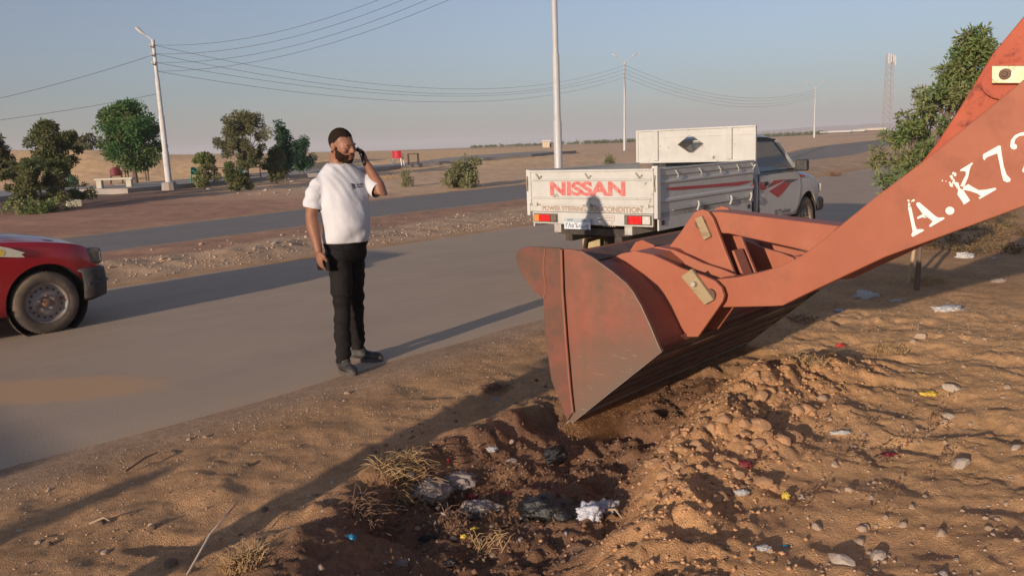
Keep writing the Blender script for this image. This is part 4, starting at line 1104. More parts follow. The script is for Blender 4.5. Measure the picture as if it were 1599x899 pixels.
# ------------------------------------------------------------------ pickup truck
PR = R(90-39.63)
pk = empty('pickup_truck', (.951, 9.783, 0), PR, 'white drop-side pickup truck seen from behind, red lettering on its tailgate', 'pickup truck')
PM = Matrix.Translation((.951,9.783,0)) @ Matrix.Rotation(PR, 4, 'Z'); PMi = PM.inverted()
WH = .915
def back(px, py, x=0.0):
    q = PMi @ onplane(px, py, PM @ Vector((x,0,0)), PM.to_3x3() @ LX); return (q.y, q.z)
def sidep(px, py, y):
    q = PMi @ onplane(px, py, PM @ Vector((0,y,0)), PM.to_3x3() @ LY); return (q.x, q.z)
WP = MAT['white_paint']; WC = MAT['white_chipped']
bed = MB(); bed.box((.02,-WH+.03,.80),(2.6,WH-.03,.86)); bed.box((.03,-.55,.60),(2.6,-.45,.80)); bed.box((.03,.45,.60),(2.6,.55,.80)); bed.build('bed_floor', MAT['bed_inside'], pk)
# tailgate: pressed panel with two long ridges
tg = empty('tailgate'); tg.parent = pk
tp = MB()
zr = [(.945,0),(1.008,0),(1.014,.016),(1.026,.016),(1.032,0),(1.220,0),(1.226,.016),(1.240,.016),(1.246,0),(1.335,0)]
vs = []
for z, d in zr: vs += [(-.028-d,-.84,z),(-.028-d,.84,z)]
k = len(zr)
for z, d in zr: vs += [(-.005,-.84,z),(-.005,.84,z)]
fs = []
for i in range(k-1): fs += [(2*i,2*i+1,2*i+3,2*i+2),(2*k+2*i,2*k+2*i+2,2*k+2*i+3,2*k+2*i+1)]
fs += [(0,2*k,2*k+1,1),(2*k-2,2*k-1,4*k-1,4*k-2)]
fs += [tuple([2*i for i in range(k)]+[2*k+2*i for i in reversed(range(k))]), tuple([2*i+1 for i in range(k)]+[2*k+2*i+1 for i in reversed(range(k))])]
tp.add(vs, fs).build('panel', WC, tg)
f_ = MB(); f_.box((-.045,-.865,1.328),(.0,.865,1.352)); f_.box((-.04,-.868,.945),(0,-.842,1.328)); f_.box((-.04,.842,.945),(0,.868,1.328)); f_.build('frame', WC, tg, bevel=.004)
lw = MB()
lw.box((-.035,-.865,.855),(-.004,.865,.925))
lw.box((-.032,-.70,.925),(-.006,-.10,.943)); lw.box((-.032,.08,.925),(-.006,.70,.943)); lw.build('lower_rail', WC, tg, bevel=.003)
sl = MB(); sl.box((-.026,-.865,.925),(-.008,.865,.9452)); sl.build('shadow_gap', MAT['rust_edge'], tg)
for y in (-.78,-.005,.78):
    MB().box((-.05,y-.03,.915),(-.036,y+.03,.965)).build('hinge', WC, tg, bevel=.003)
for y in (-.70,-.02,.70):
    MB().tube([(-.05,y+.05,1.31),(-.055,y,1.25),(-.05,y-.03,1.285)], .006, 5).build('hook', MAT['rust_edge'], tg)
TBK = lambda y, z, x=-.0305: frame((x,y,z), (0,-1,0), (0,0,1), (-1,0,0))
(y0, z0), (y1, z1) = back(863,308,-.03), back(972,284,-.03)
text_mesh('lettering', 'NISSAN', MAT['red_letter'], tg, TBK((y0+y1)/2, (back(917,296,-.03)[1]), -.0295), size=.215, sx=1.50, offset=.0095, spacing=.98)
text_mesh('lettering', 'POWER STEERING', MAT['brown_letter'], tg, TBK((back(883,325)[0]), .893, -.0365), size=.075, sx=1.05, offset=.0022)
text_mesh('lettering', 'AIR CONDITION', MAT['brown_letter'], tg, TBK((back(964,329)[0]), .893, -.0365), size=.085, sx=1.10, offset=.0025)
for sy in (-1,1):
    MB().box((-.035,sy*(WH-.0225)-.0225,.80),(.045,sy*(WH-.0225)+.0225,1.36)).build('corner_post', WP, pk, bevel=.006)
    MB().tube([(-.045,sy*.89,1.28),(-.06,sy*.885,1.2),(-.05,sy*.89,1.1)], .008, 6).build('latch', MAT['rust_edge'], pk)
def drop_side(sy):
    d = empty('drop_side'); d.parent = pk
    zs = [(.88,0),(.96,0),(.975,.014),(1.0,.014),(1.015,0),(1.17,0),(1.185,.014),(1.205,.014),(1.22,0),(1.255,0),(1.27,.012),(1.335,.012)]
    vs = []; k = len(zs); yb = sy*(WH-.03)
    for z, q in zs: vs += [(.05,yb+sy*q,z),(2.58,yb+sy*q,z)]
    for z, q in zs: vs += [(.05,yb-sy*.025,z),(2.58,yb-sy*.025,z)]
    fs = []
    for i in range(k-1): fs += [(2*i,2*i+1,2*i+3,2*i+2),(2*k+2*i,2*k+2*i+2,2*k+2*i+3,2*k+2*i+1)]
    fs += [(0,2*k,2*k+1,1),(2*k-2,2*k-1,4*k-1,4*k-2)]
    fs += [tuple([2*i for i in range(k)]+[2*k+2*i for i in reversed(range(k))]), tuple([2*i+1 for i in range(k)]+[2*k+2*i+1 for i in reversed(range(k))])]
    MB().add(vs, fs).build('panel', WP, d)
    MB().box((.05,min(yb-sy*.03,yb+sy*.02),1.335),(2.6,max(yb-sy*.03,yb+sy*.02),1.352)).build('top_rail', WC, d)
    MB().box((.05,min(yb-sy*.02,yb-sy*.001),.66),(2.55,max(yb-sy*.02,yb-sy*.001),.868)).build('skirt', WP, d)
    for x in (.40,.98,1.50,2.02,2.48): MB().tube([(x,yb+sy*.02,1.315),(x+.03,yb+sy*.035,1.27),(x+.05,yb+sy*.03,1.245),(x+.03,yb+sy*.028,1.235)], .008, 6).build('hook', WC, d)
    for x in (.95,1.85,2.46): MB().tube([(x+.01,yb+sy*.02,.93),(x,yb+sy*.035,.88),(x-.02,yb+sy*.02,.82)], .011, 6).build('hinge', WC, d)
    MB().tube([(.35,yb+sy*.012,.872),(2.5,yb+sy*.012,.872)], .006, 6).build('rod', WC, d)
    for x in (.09,2.40): MB().box((x,min(yb+sy*.001,yb+sy*.012),.72),(x+.07,max(yb+sy*.001,yb+sy*.012),.77)).build('reflector', MAT['black_plastic'], d)
    if sy < 0:
        yy = yb-.0155
        def S_(pts): return [sidep(a,b,-WH+.02) for a,b in pts]
        st = MB(); st.prism(S_([(1040,293.8),(1062,291.5),(1100,289),(1140,285.5),(1162,283),(1176,282),(1166,286.5),(1154,289.5),(1110,292.5),(1070,295.8),(1048,297.2)]), (0,yb-.0025,0), LX, LZ, LY, -.003)
        st.build('stripe', MAT['stripe_red'], d)
        st = MB(); st.prism(S_([(1171,290),(1181,287.3),(1181,290)]), (0,yb-.0025,0), LX, LZ, LY, -.003); st.build('stripe', MAT['stripe_red'], d)
drop_side(-1); drop_side(1)
# headboard with the diamond hole
hb = empty('headboard'); hb.parent = pk
zc, hh, hw2 = 1.585, .115, .20; yc = .045
zb_, zt_ = 1.355, 1.785
m_ = MB(); yL, yR = WH-.02, -WH+.02
for xx in (2.60, 2.618):
    D = [(yc-hw2,zc),(yc-.03,zc+hh),(yc+.03,zc+hh+.005),(yc+hw2,zc),(yc+.02,zc-hh),(yc-.04,zc-hh)]
    a = [(xx,yR,zb_),(xx,yR,zc),(xx,yR,zt_),(xx,yc,zt_),(xx,yL,zt_),(xx,yL,zc),(xx,yL,zb_),(xx,yc,zb_)] + [(xx,)+q for q in D]
    m_.add(a, [(0,1,8,13,7),(1,2,3,9,8),(3,10,9),(3,4,5,11,10),(5,6,7,12,11),(7,13,12)])
m_.build('panel', WC, hb, fix=False)
f_ = MB()
f_.box((2.582,yR-.02,zb_-.02),(2.625,yR+.012,zt_+.02)); f_.box((2.582,yL-.012,zb_-.02),(2.625,yL+.02,zt_+.02))
f_.box((2.580,yR+.012,zt_),(2.625,yL-.012,zt_+.022)); f_.box((2.580,yR+.012,zb_-.02),(2.625,yL-.012,zb_+.012)); f_.build('frame', WC, hb, bevel=.003)
for y in (.58,-.55): MB().box((2.560,y-.035,zb_+.012),(2.5995,y+.035,zt_)).build('rib', WC, hb, bevel=.006)
f_ = MB(); f_.box((2.592,yR+.012,1.69),(2.5995,-.585,1.70)); f_.box((2.592,-.515,1.69),(2.5995,.545,1.70)); f_.box((2.592,.615,1.69),(2.5995,yL-.012,1.70)); f_.build('crease', WC, hb)
e_ = MB()
for i in range(6):
    a = (2.597,)+D[i]; b = (2.597,)+D[(i+1)%6]; e_.bar(a, b, .006)
e_.build('hole_rim', MAT['rust_edge'], hb)
# rear valance, lamps, plate
MB().box((-.012,-.84,.705),(.03,.84,.848)).build('rear_valance', WP, pk, bevel=.006)
def tail(ya, yb2, z0, z1, order):
    MB().box((-.02,yb2,z0),(-.0125,ya,z1)).build('lamp_frame', MAT['dark_frame'], pk, bevel=.002)
    w = ya-yb2; seg = order
    for a, b, m in seg:
        MB().box((-.042,ya-w*b,z0+.012),(-.0205,ya-w*a-.004,z1-.012)).build('tail_lamp', MAT[m], pk, bevel=.005)
A0, A1 = back(833,340,-.03), back(870,340,-.03); B0, B1 = back(974,346,-.03), back(1017,346,-.03)
tail(A0[0], A1[0], .722, .830, ((.05,.25,'tail_amber'),(.25,.72,'tail_red'),(.74,.96,'dark_frame')))
tail(B0[0], B1[0], .722, .838, ((.02,.16,'dark_frame'),(.17,.67,'tail_red'),(.68,.97,'tail_clear')))
P0, P1 = back(881,348,-.06), back(922,350,-.06)
pl = empty('number_plate'); pl.parent = pk
MB().box((-.062,P1[0],.655),(-.056,P0[0],.742)).build('panel', MAT['plate'], pl, bevel=.002)
MB().box((-.0618,P1[0],.745),(-.056,P0[0]-.01,.782)).build('header', MAT['plate_blue'], pl)
pcy = (P0[0]+P1[0])/2; pw = P0[0]-P1[0]
TP = lambda y, z: frame((-.0625,y,z), (0,-1,0), (0,0,1), (-1,0,0))
for k_, ch in enumerate('٢٨٥٦'): text_mesh('lettering', ch, MAT['ink'], pl, TP(P0[0]-pw*(.10+.115*k_), .700), size=.075, offset=.001)
for k_, ch in enumerate(('ـهـ','ب','ج')): text_mesh('lettering', ch, MAT['ink'], pl, TP(P0[0]-pw*(.60+.15*k_), .702), size=.062, offset=.001)
MB().box((-.0635,pcy-.003,.66),(-.0622,pcy+.001,.738)).build('divider', MAT['ink'], pl)
text_mesh('lettering', 'EGYPT', MAT['ink'], pl, TP(P0[0]-pw*.25, .763), size=.028)
text_mesh('lettering', 'مصر', MAT['ink'], pl, TP(P0[0]-pw*.75, .765), size=.03)
# shield-shaped sticker outline and slot
sy_, sz_ = back(950,345,-.014)
shp = [(-.085,.06),(.085,.06),(.08,.01),(.04,-.035),(.0,-.065),(-.04,-.035),(-.08,.01)]
e_ = MB()
for i in range(7):
    a = shp[i]; b = shp[(i+1)%7]; e_.bar((-.0135,sy_-a[0],sz_+a[1]),(-.0135,sy_-b[0],sz_+b[1]),.005)
for zz, w in ((.035,.12),(.005,.09)):
    for q in range(6): e_.box((-.0145,sy_-w/2+w*q/6,sz_+zz-.006),(-.0125,sy_-w/2+w*q/6+w*.1,sz_+zz+.008))
for q in range(7): e_.box((-.0145,sy_-.09+q*.026,sz_-.067),(-.0125,sy_-.09+q*.026+.014,sz_-.055))
e_.build('sticker', MAT['brown_letter'], pk)
q_ = back(936,343,-.014); MB().box((-.0145,q_[0]-.022,q_[1]-.008),(-.0125,q_[0]+.022,q_[1]+.008)).build('slot', MAT['ink'], pk)
# undercarriage
u_ = MB(); u_.box((.05,-.40,.50),(4.9,-.30,.64)); u_.box((.05,.30,.50),(4.9,.40,.64)); u_.tube([(1.62,-.7,.36),(1.62,.7,.36)], .05, 10); u_.ball((1.62,.05,.36), .15); u_.box((.04,-.5,.58),(.12,.5,.66)); u_.build('axle_and_frame', MAT['under'], pk)
MB().tube([(.05,.12,.40),(.35,.30,.47),(1.0,.34,.50)], .032, 10).build('exhaust_pipe', MAT['steel_dark'], pk, smooth=True)
MB().tube([(1.15,.30,.62),(1.25,.50,.48),(1.55,.45,.34)], .02, 8).build('leaf_spring', MAT['under'], pk)
MB().box((1.16,.64,.22),(1.18,.92,.62)).build('mud_flap', mat('mud_flap', (.34,.27,.13), (.42,.34,.18), 8, .8), pk)
MB().box((1.16,-.90,.22),(1.18,-.66,.62)).build('mud_flap', MAT['black_plastic'], pk)
def wheel(root, x, y, r, w, out, name='wheel', hole=True):
    """road wheel whose outer face looks along out*y"""
    q = empty(name); q.parent = root
    o_ = -out
    pr = [(r*.62,w*.10),(r*.70,.004),(r*.86,0),(r*.955,w*.06),(r,w*.16),(r,w*.84),(r*.955,w*.94),(r*.8,w),(r*.60,w*.94)]
    ty = MB().lathe(pr, (x,y,r), (0,o_,0), 56)
    t_ = ty.build('tyre', MAT['tyre'], q, smooth=True)
    tr = MB()
    for i in range(56):
        a = 2*PI*i/56
        for yy in (.30,.70):
            c = Vector((x+math.cos(a)*r*1.002, y+o_*w*yy, r+math.sin(a)*r*1.002))
            tr.box((-.011,-w*.16,-.004),(.011,w*.16,.004), Matrix.Translation(c) @ Matrix.Rotation(PI/2-a, 4, 'Y') @ Matrix.Rotation(.35*(1 if yy < .5 else -1), 4, 'Z'))
    tr.build('tread', MAT['tyre'], q)
    rm = MB().lathe([(r*.635,w*.12),(r*.655,w*.03),(r*.62,w*.05),(r*.59,w*.22),(r*.50,w*.26),(r*.43,w*.20),(r*.30,w*.14),(r*.22,w*.17),(r*.20,w*.22),(.002,w*.24)], (x,y,r), (0,o_,0), 48).build('rim', MAT['rim'], q, smooth=True)
    hl = MB()
    for i in range(16):
        a = 2*PI*(i+.5)/16
        hl.lathe([(.0,-.001),(r*.042,-.001),(r*.042,.004)], (x+math.cos(a)*r*.475, y+o_*w*.225, r+math.sin(a)*r*.475), (0,o_,0), 8)
    hl.build('rim_holes', MAT['ink'], q)
    hb_ = MB().lathe([(r*.13,w*.22),(r*.12,w*.10),(r*.06,w*.08),(.001,w*.08)], (x,y,r), (0,o_,0), 16).build('hub', MAT['hub'], q, smooth=True)
    nt_ = MB()
    for i in range(5):
        a = 2*PI*i/5+.3; nt_.lathe([(0,-.02),(r*.035,-.02),(r*.035,.01)], (x+math.cos(a)*r*.24, y+o_*w*.15, r+math.sin(a)*r*.24), (0,o_,0), 6)
    nt_.build('wheel_nuts', MAT['rim'], q)
    return q
wheel(pk, 1.62, -.86, .355, .23, -1); wheel(pk, 1.62, .86, .355, .23, 1)
wheel(pk, 4.82, -.80, .355, .22, -1); wheel(pk, 4.82, .80, .355, .22, 1)
# cab and front body
def loft_body(root, st, m, arches, name='body', ar=.43, n_=None, archz=.36, aw=.30):
    """st: (x, half width, crown z, edge z, sill z)"""
    vs = []; fs = []
    def sec(x, hw, zc_, ze, zs):
        pts = [(0,zc_),(hw*.5,zc_-.006),(hw*.80,zc_-.02*1-(zc_-ze)*.3),(hw*.93,ze),(hw*.985,ze-.05),(hw,ze-.16),(hw*1.0,(ze+zs)/2),(hw*.985,zs+.12),(hw*.95,zs)]
        return [(x,-y,z) for y, z in reversed(pts[1:])] + [(x,y,z) for y, z in pts]
    for s_ in st: vs += sec(*s_)
    k = 17
    for i in range(len(st)-1):
        for j in range(k-1):
            a = i*k+j; fs.append((a, a+1, a+k+1, a+k))
        fs.append((i*k, (i+1)*k, (i+1)*k+k-1, i*k+k-1))
    fs.append(tuple(range(k))); fs.append(tuple(reversed(range((len(st)-1)*k, len(st)*k))))
    o = MB().add(vs, fs).build(name, m, root, smooth=True, angle=35)
    for ax_ in arches:
        for sy in (-1,1):
            hw = np.interp(ax_, [s_[0] for s_ in st], [s_[1] for s_ in st])
            cu_ = MB().lathe([(.001,-aw),(ar,-aw),(ar,.1),(.001,.1)], (ax_, sy*hw, archz), (0,sy,0), 40).build('cutter_tmp', MAT['ink'])
            b = o.modifiers.new('b', 'BOOLEAN'); b.operation = 'DIFFERENCE'; b.object = cu_; b.solver = 'EXACT'
            cu_.parent = root
            evaluated(o)
            bpy.data.objects.remove(cu_)
    o.data.polygons.foreach_set('use_smooth', [True]*len(o.data.polygons))
    try: o.data.set_sharp_from_angle(angle=R(35))
    except Exception: pass
    return o
def subdiv(st, n=6):
    xs = [s_[0] for s_ in st]; out = []
    for i in range(len(st)-1):
        for j in range(n):
            t = j/n
            p0 = st[max(i-1,0)]; p1 = st[i]; p2 = st[i+1]; p3 = st[min(i+2,len(st)-1)]
            row = [p1[0]+(p2[0]-p1[0])*t]
            for c in range(1, len(p1)):
                m1 = (p2[c]-p0[c])/(p2[0]-p0[0])*(p2[0]-p1[0]); m2 = (p3[c]-p1[c])/(p3[0]-p1[0])*(p2[0]-p1[0])
                row.append((2*t**3-3*t*t+1)*p1[c]+(t**3-2*t*t+t)*m1+(-2*t**3+3*t*t)*p2[c]+(t**3-t*t)*m2)
            out.append(tuple(row))
    out.append(st[-1]); return out
bpy.context.view_layer.update()
st = [(2.84,.83,1.17,1.14,.48),(3.6,.835,1.17,1.15,.48),(4.25,.835,1.18,1.15,.48),(4.45,.83,1.19,1.13,.48),(4.85,.825,1.15,1.07,.47),(5.2,.81,1.08,1.00,.46),(5.42,.77,1.00,.92,.45),(5.52,.72,.90,.84,.45),(5.57,.66,.80,.76,.46)]
body = loft_body(pk, subdiv(st, 5), WP, (4.82,), ar=.44)
for sy in (-1,1): MB().lathe([(.42,-.24),(.43,-.20),(.435,.0)], (4.82,sy*.80,.36), (0,sy,0), 32).build('wheel_liner', MAT['under'], pk)
bm_ = MB(); bm_.box((5.30,-.80,.44),(5.62,.80,.66)); b_ = bm_.build('front_bumper', MAT['bumper'], pk, bevel=.05)
for sy in (-1,1): MB().box((5.44,sy*.74-.05,.74),(5.50,sy*.74+.05,.88)).build('headlight', MAT['tail_clear'], pk, bevel=.02)
# greenhouse
gh = empty('cab'); gh.parent = pk
def GP(x, sy, z, yy): return Vector((x, sy*yy, z))
roof = MB()
rs_ = [(2.90,.62,1.655,1.625),(2.96,.67,1.68,1.63),(3.2,.68,1.71,1.65),(3.5,.68,1.705,1.645),(3.75,.67,1.675,1.62),(3.86,.66,1.635,1.59)]
vs = []; fs = []
for x, hw, zc_, ze in rs_:
    for f2 in (-1,-.93,-.6,0,.6,.93,1): vs.append((x, hw*f2, zc_ if abs(f2) < .5 else (zc_-.012 if abs(f2) < .9 else (zc_-.035 if abs(f2) < .99 else ze))))
    for f2 in (1,0,-1): vs.append((x, hw*f2*.97, ze-.02))
k = 10
for i in range(len(rs_)-1):
    for j in range(k): fs.append((i*k+j, i*k+(j+1)%k, (i+1)*k+(j+1)%k, (i+1)*k+j))
fs.append(tuple(range(k))); fs.append(tuple(reversed(range((len(rs_)-1)*k, len(rs_)*k))))
roof.add(vs, fs).build('roof', WP, gh, smooth=True, angle=45)
pil = MB()
for sy in (-1,1):
    pil.bar(GP(3.84,sy,1.60,.655), GP(4.36,sy,1.15,.79), .055, .05)
    pil.bar(GP(2.91,sy,1.62,.655), GP(2.87,sy,1.14,.81), .06, .09)
pil.box((2.85,-.8,1.12),(2.90,.8,1.22)); pil.bar((2.89,-.62,1.635),(2.89,.62,1.635),.04)
pil.build('pillars', WP, gh, bevel=.01)
gl_ = MB()
for sy in (-1,1):
    gl_.add([GP(2.95,sy,1.16,.80), GP(4.30,sy,1.16,.785), GP(3.83,sy,1.60,.66), GP(2.97,sy,1.62,.665)], [(0,1,2,3)])
gl_.build('side_window', MAT['glass'], gh, fix=False)
MB().add([(4.36,-.76,1.17),(4.36,.76,1.17),(3.86,.64,1.60),(3.86,-.64,1.60)], [(0,1,2,3)]).build('windscreen', MAT['glass'], gh, fix=False)
MB().add([(2.885,-.70,1.2),(2.885,.70,1.2),(2.905,.62,1.625),(2.905,-.62,1.625)], [(0,1,2,3)]).build('rear_window', MAT['glass'], gh, fix=False)
fr = MB()
for a, b in ((GP(2.95,-1,1.165,.808),GP(4.32,-1,1.165,.795)),(GP(4.32,-1,1.165,.795),GP(3.84,-1,1.60,.672)),(GP(2.95,-1,1.165,.808),GP(2.97,-1,1.62,.678)),(GP(2.97,-1,1.625,.675),GP(3.84,-1,1.605,.668))): fr.bar(a, b, .022)
fr.build('window_seal', MAT['black_plastic'], gh)
s_ = MB(); s_.box((3.05,-.68,.75),(3.6,.68,1.0)); s_.box((2.98,-.66,.95),(3.12,.66,1.42)); s_.box((4.0,-.75,.9),(4.3,.75,1.14)); s_.build('cabin_interior', MAT['seat'], gh, bevel=.03)
MB().tube([(3.82+.14*math.cos(t)*.5, .35+.19*math.sin(t), 1.14+.14*math.cos(t)) for t in [2*PI*i/20 for i in range(21)]], .014, 6).build('steering_wheel', MAT['black_plastic'], gh, smooth=True)
dr = empty('door'); dr.parent = pk
DY = -.8405
dpoly = [(2.93,.52),(2.90,.9),(2.90,1.125),(4.28,1.125),(4.40,1.05),(4.46,.90),(4.42,.72),(4.28,.55),(4.15,.52)]
MB().prism(dpoly, (0,DY,0), LX, LZ, LY, .012).build('panel', WP, dr, bevel=.004)
sm = MB()
for i in range(len(dpoly)):
    a = dpoly[i]; b = dpoly[(i+1)%len(dpoly)]; sm.bar((a[0],DY+.008,a[1]),(b[0],DY+.008,b[1]),.012)
sm.build('door_gap', MAT['black_plastic'], dr)
MB().box((3.00,DY-.025,.985),(3.16,DY-.002,1.035)).build('handle', MAT['black_plastic'], dr, bevel=.006)
def cs1(pts): return [sidep(1180+a/3.909, 170+b/3.909, DY) for a, b in pts]
MB().prism(cs1([(80,503),(165,450),(215,452),(160,520),(136,541)]), (0,DY-.0005,0), LX, LZ, LY, -.002).build('swoosh', MAT['stripe_red'], dr)
MB().prism(cs1([(166,449),(190,431),(263,428),(216,451)]), (0,DY-.0005,0), LX, LZ, LY, -.002).build('swoosh', MAT['stripe_grey'], dr)
MB().prism(cs1([(72,482),(110,437),(192,430),(120,462)]), (0,DY-.0005,0), LX, LZ, LY, -.002).build('swoosh', MAT['stripe_red'], dr)
MB().prism(cs1([(28,450),(64,444),(66,488),(48,497),(26,492)]), (0,DY-.0005,0), LX, LZ, LY, -.002).build('swoosh', MAT['stripe_red'], dr)
MB().prism(cs1([(275,402),(298,400),(303,416),(282,414)]), (0,-.828,0), LX, LZ, LY, -.01).build('side_repeater', MAT['tail_red'], pk)
q0, q1 = cs1([(98,628),(226,622)])
text_mesh('lettering', 'SKYTechnica', MAT['stripe_grey'], dr, frame(((q0[0]+q1[0])/2, DY-.002, (q0[1]+q1[1])/2), (1,0,0), (0,0,1), (0,-1,0)), size=.10, sx=1.15, offset=.001)
MB().box((4.18,-1.02,1.13),(4.30,-.84,1.30)).build('wing_mirror', MAT['black_plastic'], pk, bevel=.025)
MB().bar((4.25,-.80,1.14),(4.24,-.92,1.17),.04).build('mirror_arm', MAT['black_plastic'], pk)
MB().box((2.66,-.80,.55),(2.80,-.72,1.1)).build('filler_panel', MAT['under'], pk)

# ------------------------------------------------------------------ red car
CR_ = R(48.5)
rc = empty('red_car', (-4.585, 8.098, 0), CR_, 'red saloon car with a dusty dark bumper cut by the left edge of the photo', 'car')
RM = Matrix.Translation((-4.585,8.098,0)) @ Matrix.Rotation(CR_, 4, 'Z'); RMi = RM.inverted()
def rcp(px, py, y=0.0):
    q = RMi @ onplane(px, py, RM @ Vector((0,y,0)), RM.to_3x3() @ LY); return (q.x, q.z)
bodyroot = empty('shell', (0,.80,0)); bodyroot.parent = rc
st = [(-3.25,.62,.86,.84,.34),(-3.15,.74,.95,.92,.30),(-2.9,.79,.98,.95,.26),(-2.4,.81,.97,.95,.24),(-1.6,.815,.95,.93,.22),(-.9,.815,.97,.94,.22),(-.6,.81,1.005,.945,.22),(-.2,.805,.985,.925,.23),(.15,.795,.935,.885,.25),(.38,.775,.875,.835,.28),(.52,.735,.80,.765,.30),(.585,.69,.70,.665,.32),(.60,.66,.62,.60,.34)]
loft_body(bodyroot, subdiv(st, 5), MAT['red_paint'], (0.02,-2.45), ar=.385, archz=.305, aw=.28)
bk = MB()
bvs = []; st_b = [(-.0,.12),(.02,.02),(.0,0)]
def bumper(z0, z1):
    pts = [(.36,-.815),(.50,-.80),(.60,-.74),(.665,-.60),(.70,-.35),(.71,0)]
    pts = pts + [(x,-y) for x, y in reversed(pts[:-1])]
    vs = []; fs = []
    for x, y in pts:
        vs += [(x-.10 if x > .4 else x,y*.9,z0),(x,y,z0+.05),(x+.01,y*1.005,(z0+z1)/2),(x,y,z1-.03),(x-.05,y*.95,z1)]
    for i in range(len(pts)-1):
        for j in range(4): fs.append((i*5+j, i*5+5+j, i*5+6+j, i*5+1+j))
    b = MB().add(vs, fs).build('front_bumper', MAT['bumper'], bodyroot, smooth=True, angle=50, fix=True)
    so = b.modifiers.new('s', 'SOLIDIFY'); so.thickness = .03
    return b
bumper(.25, .60)
hl_ = MB()
for sy in (-1,1): hl_.box((.44,sy*.66-.09,.62),(.60,sy*.66+.075,.785))
hl_.build('headlight', MAT['dark_frame'], bodyroot, bevel=.03)
for sy in (-1,1): MB().box((.52,sy*.735-.015,.64),(.585,sy*.735+.02,.76)).build('indicator', MAT['tail_clear'], bodyroot, bevel=.012)
g_ = MB(); g_.box((.55,-.5,.63),(.615,.5,.74)); g_.build('grille', MAT['black_plastic'], bodyroot)
# bonnet skin, slightly proud and with the sky's reflection painted as a paler colour
bn = MB(); vs = []; fs = []
xs_ = np.linspace(-.85, .50, 16)
X0 = [s_[0] for s_ in st]
for x in xs_:
    hw = np.interp(x, X0, [s_[1] for s_ in st]); zc_ = np.interp(x, X0, [s_[2] for s_ in st]); ze = np.interp(x, X0, [s_[3] for s_ in st])
    for f2 in np.linspace(-.86, .86, 13):
        a = abs(f2)
        z = zc_+.012-(.010 if a < .5 else .010+ (a-.5)/.36*((zc_-ze)*.55+.014))
        vs.append((x, hw*f2, z))
for i in range(15):
    for j in range(12): a = i*13+j; fs.append((a, a+1, a+14, a+13))
b_ = bn.add(vs, fs).build('bonnet', mat('bonnet_paint', (.34,.03,.04), (.40,.06,.07), 3, .22, coat=.8, dirt=(.36,.26,.24), dscale=2, dlo=.3, dhi=.9), bodyroot, smooth=True)
so = b_.modifiers.new('s', 'SOLIDIFY'); so.thickness = .02
ghs = [(-2.75,.60,.95),(-2.35,.56,1.34),(-1.9,.565,1.40),(-1.35,.56,1.36),(-.72,.62,.97)]
vs = []; fs = []
for x, hw, z in ghs: vs += [(x,-hw-.1*(z<1.1),z),(x,-hw*.8-.1*(z<1.1),z+.02),(x,hw*.8+.1*(z<1.1),z+.02),(x,hw+.1*(z<1.1),z)]
MB().box((-2.35,-.56,1.34),(-1.3,.56,1.40)).build('roof', MAT['red_paint'], bodyroot, bevel=.03)
p_ = MB()
for sy in (-1,1):
    p_.bar((-1.32,sy*.55,1.36),(-.70,sy*.70,.96),.05); p_.bar((-1.75,sy*.56,1.36),(-1.72,sy*.74,.94),.06); p_.bar((-2.35,sy*.55,1.36),(-2.78,sy*.70,.96),.08)
p_.build('pillars', MAT['red_paint'], bodyroot)
MB().add([(-.70,-.68,.97),(-.70,.68,.97),(-1.32,.54,1.36),(-1.32,-.54,1.36)],[(0,1,2,3)]).build('windscreen', MAT['glass'], bodyroot, fix=False)
for sy in (-1,1): MB().add([(-.75,sy*.71,.96),(-2.7,sy*.71,.96),(-2.34,sy*.56,1.35),(-1.34,sy*.56,1.35)],[(0,1,2,3)]).build('side_window', MAT['glass'], bodyroot, fix=False)
MB().add([(-2.78,-.66,.97),(-2.78,.66,.97),(-2.37,.53,1.35),(-2.37,-.53,1.35)],[(0,1,2,3)]).build('rear_window', MAT['glass'], bodyroot, fix=False)
gp = MB(); gp.bar((-.86,-.822,.93),(-.93,-.822,.40),.010,.006); gp.bar((-.5,-.812,.30),(-.9,-.824,.30),.02,.02)
gp.build('door_gap', MAT['ink'], bodyroot)
MB().tube([(.40,-.838,.44),(.55,-.80,.44),(.66,-.66,.44),(.712,-.36,.44),(.722,0,.44)], .012, 6).build('bumper_strip', MAT['black_plastic'], bodyroot, smooth=True)
MB().box((-2.2,-.6,.6),(-1.2,.6,1.0)).build('cabin_interior', MAT['seat'], bodyroot, bevel=.03)
def rc6(pts): return [rcp(a/3.91, 330+b/3.91, -.018) for a, b in pts]
MB().prism(rc6([(-60,212),(0,214),(60,225),(110,240),(152,253),(128,262),(152,280),(100,281),(0,278),(-60,285)]), (0,-.0225,0), LX, LZ, LY, .006).build('flame_decal', MAT['cream_decal'], rc)
MB().prism(rc6([(-60,228),(0,232),(30,245),(20,272),(-60,274)]), (0,-.0245,0), LX, LZ, LY, .003).build('flame_decal', MAT['yellow_decal'], rc)
wheel(rc, 0, -.01, .305, .17, -1); wheel(rc, -2.45, -.01, .305, .17, -1); wheel(rc, 0, 1.61, .305, .17, 1); wheel(rc, -2.45, 1.61, .305, .17, 1)
for x in (.02,-2.45):
    for y, sy in ((.02,-1),(1.58,1)): MB().lathe([(.05,-.24),(.37,-.22),(.378,.0)], (x,y,.305), (0,sy,0), 32).build('wheel_liner', MAT['under'], rc)
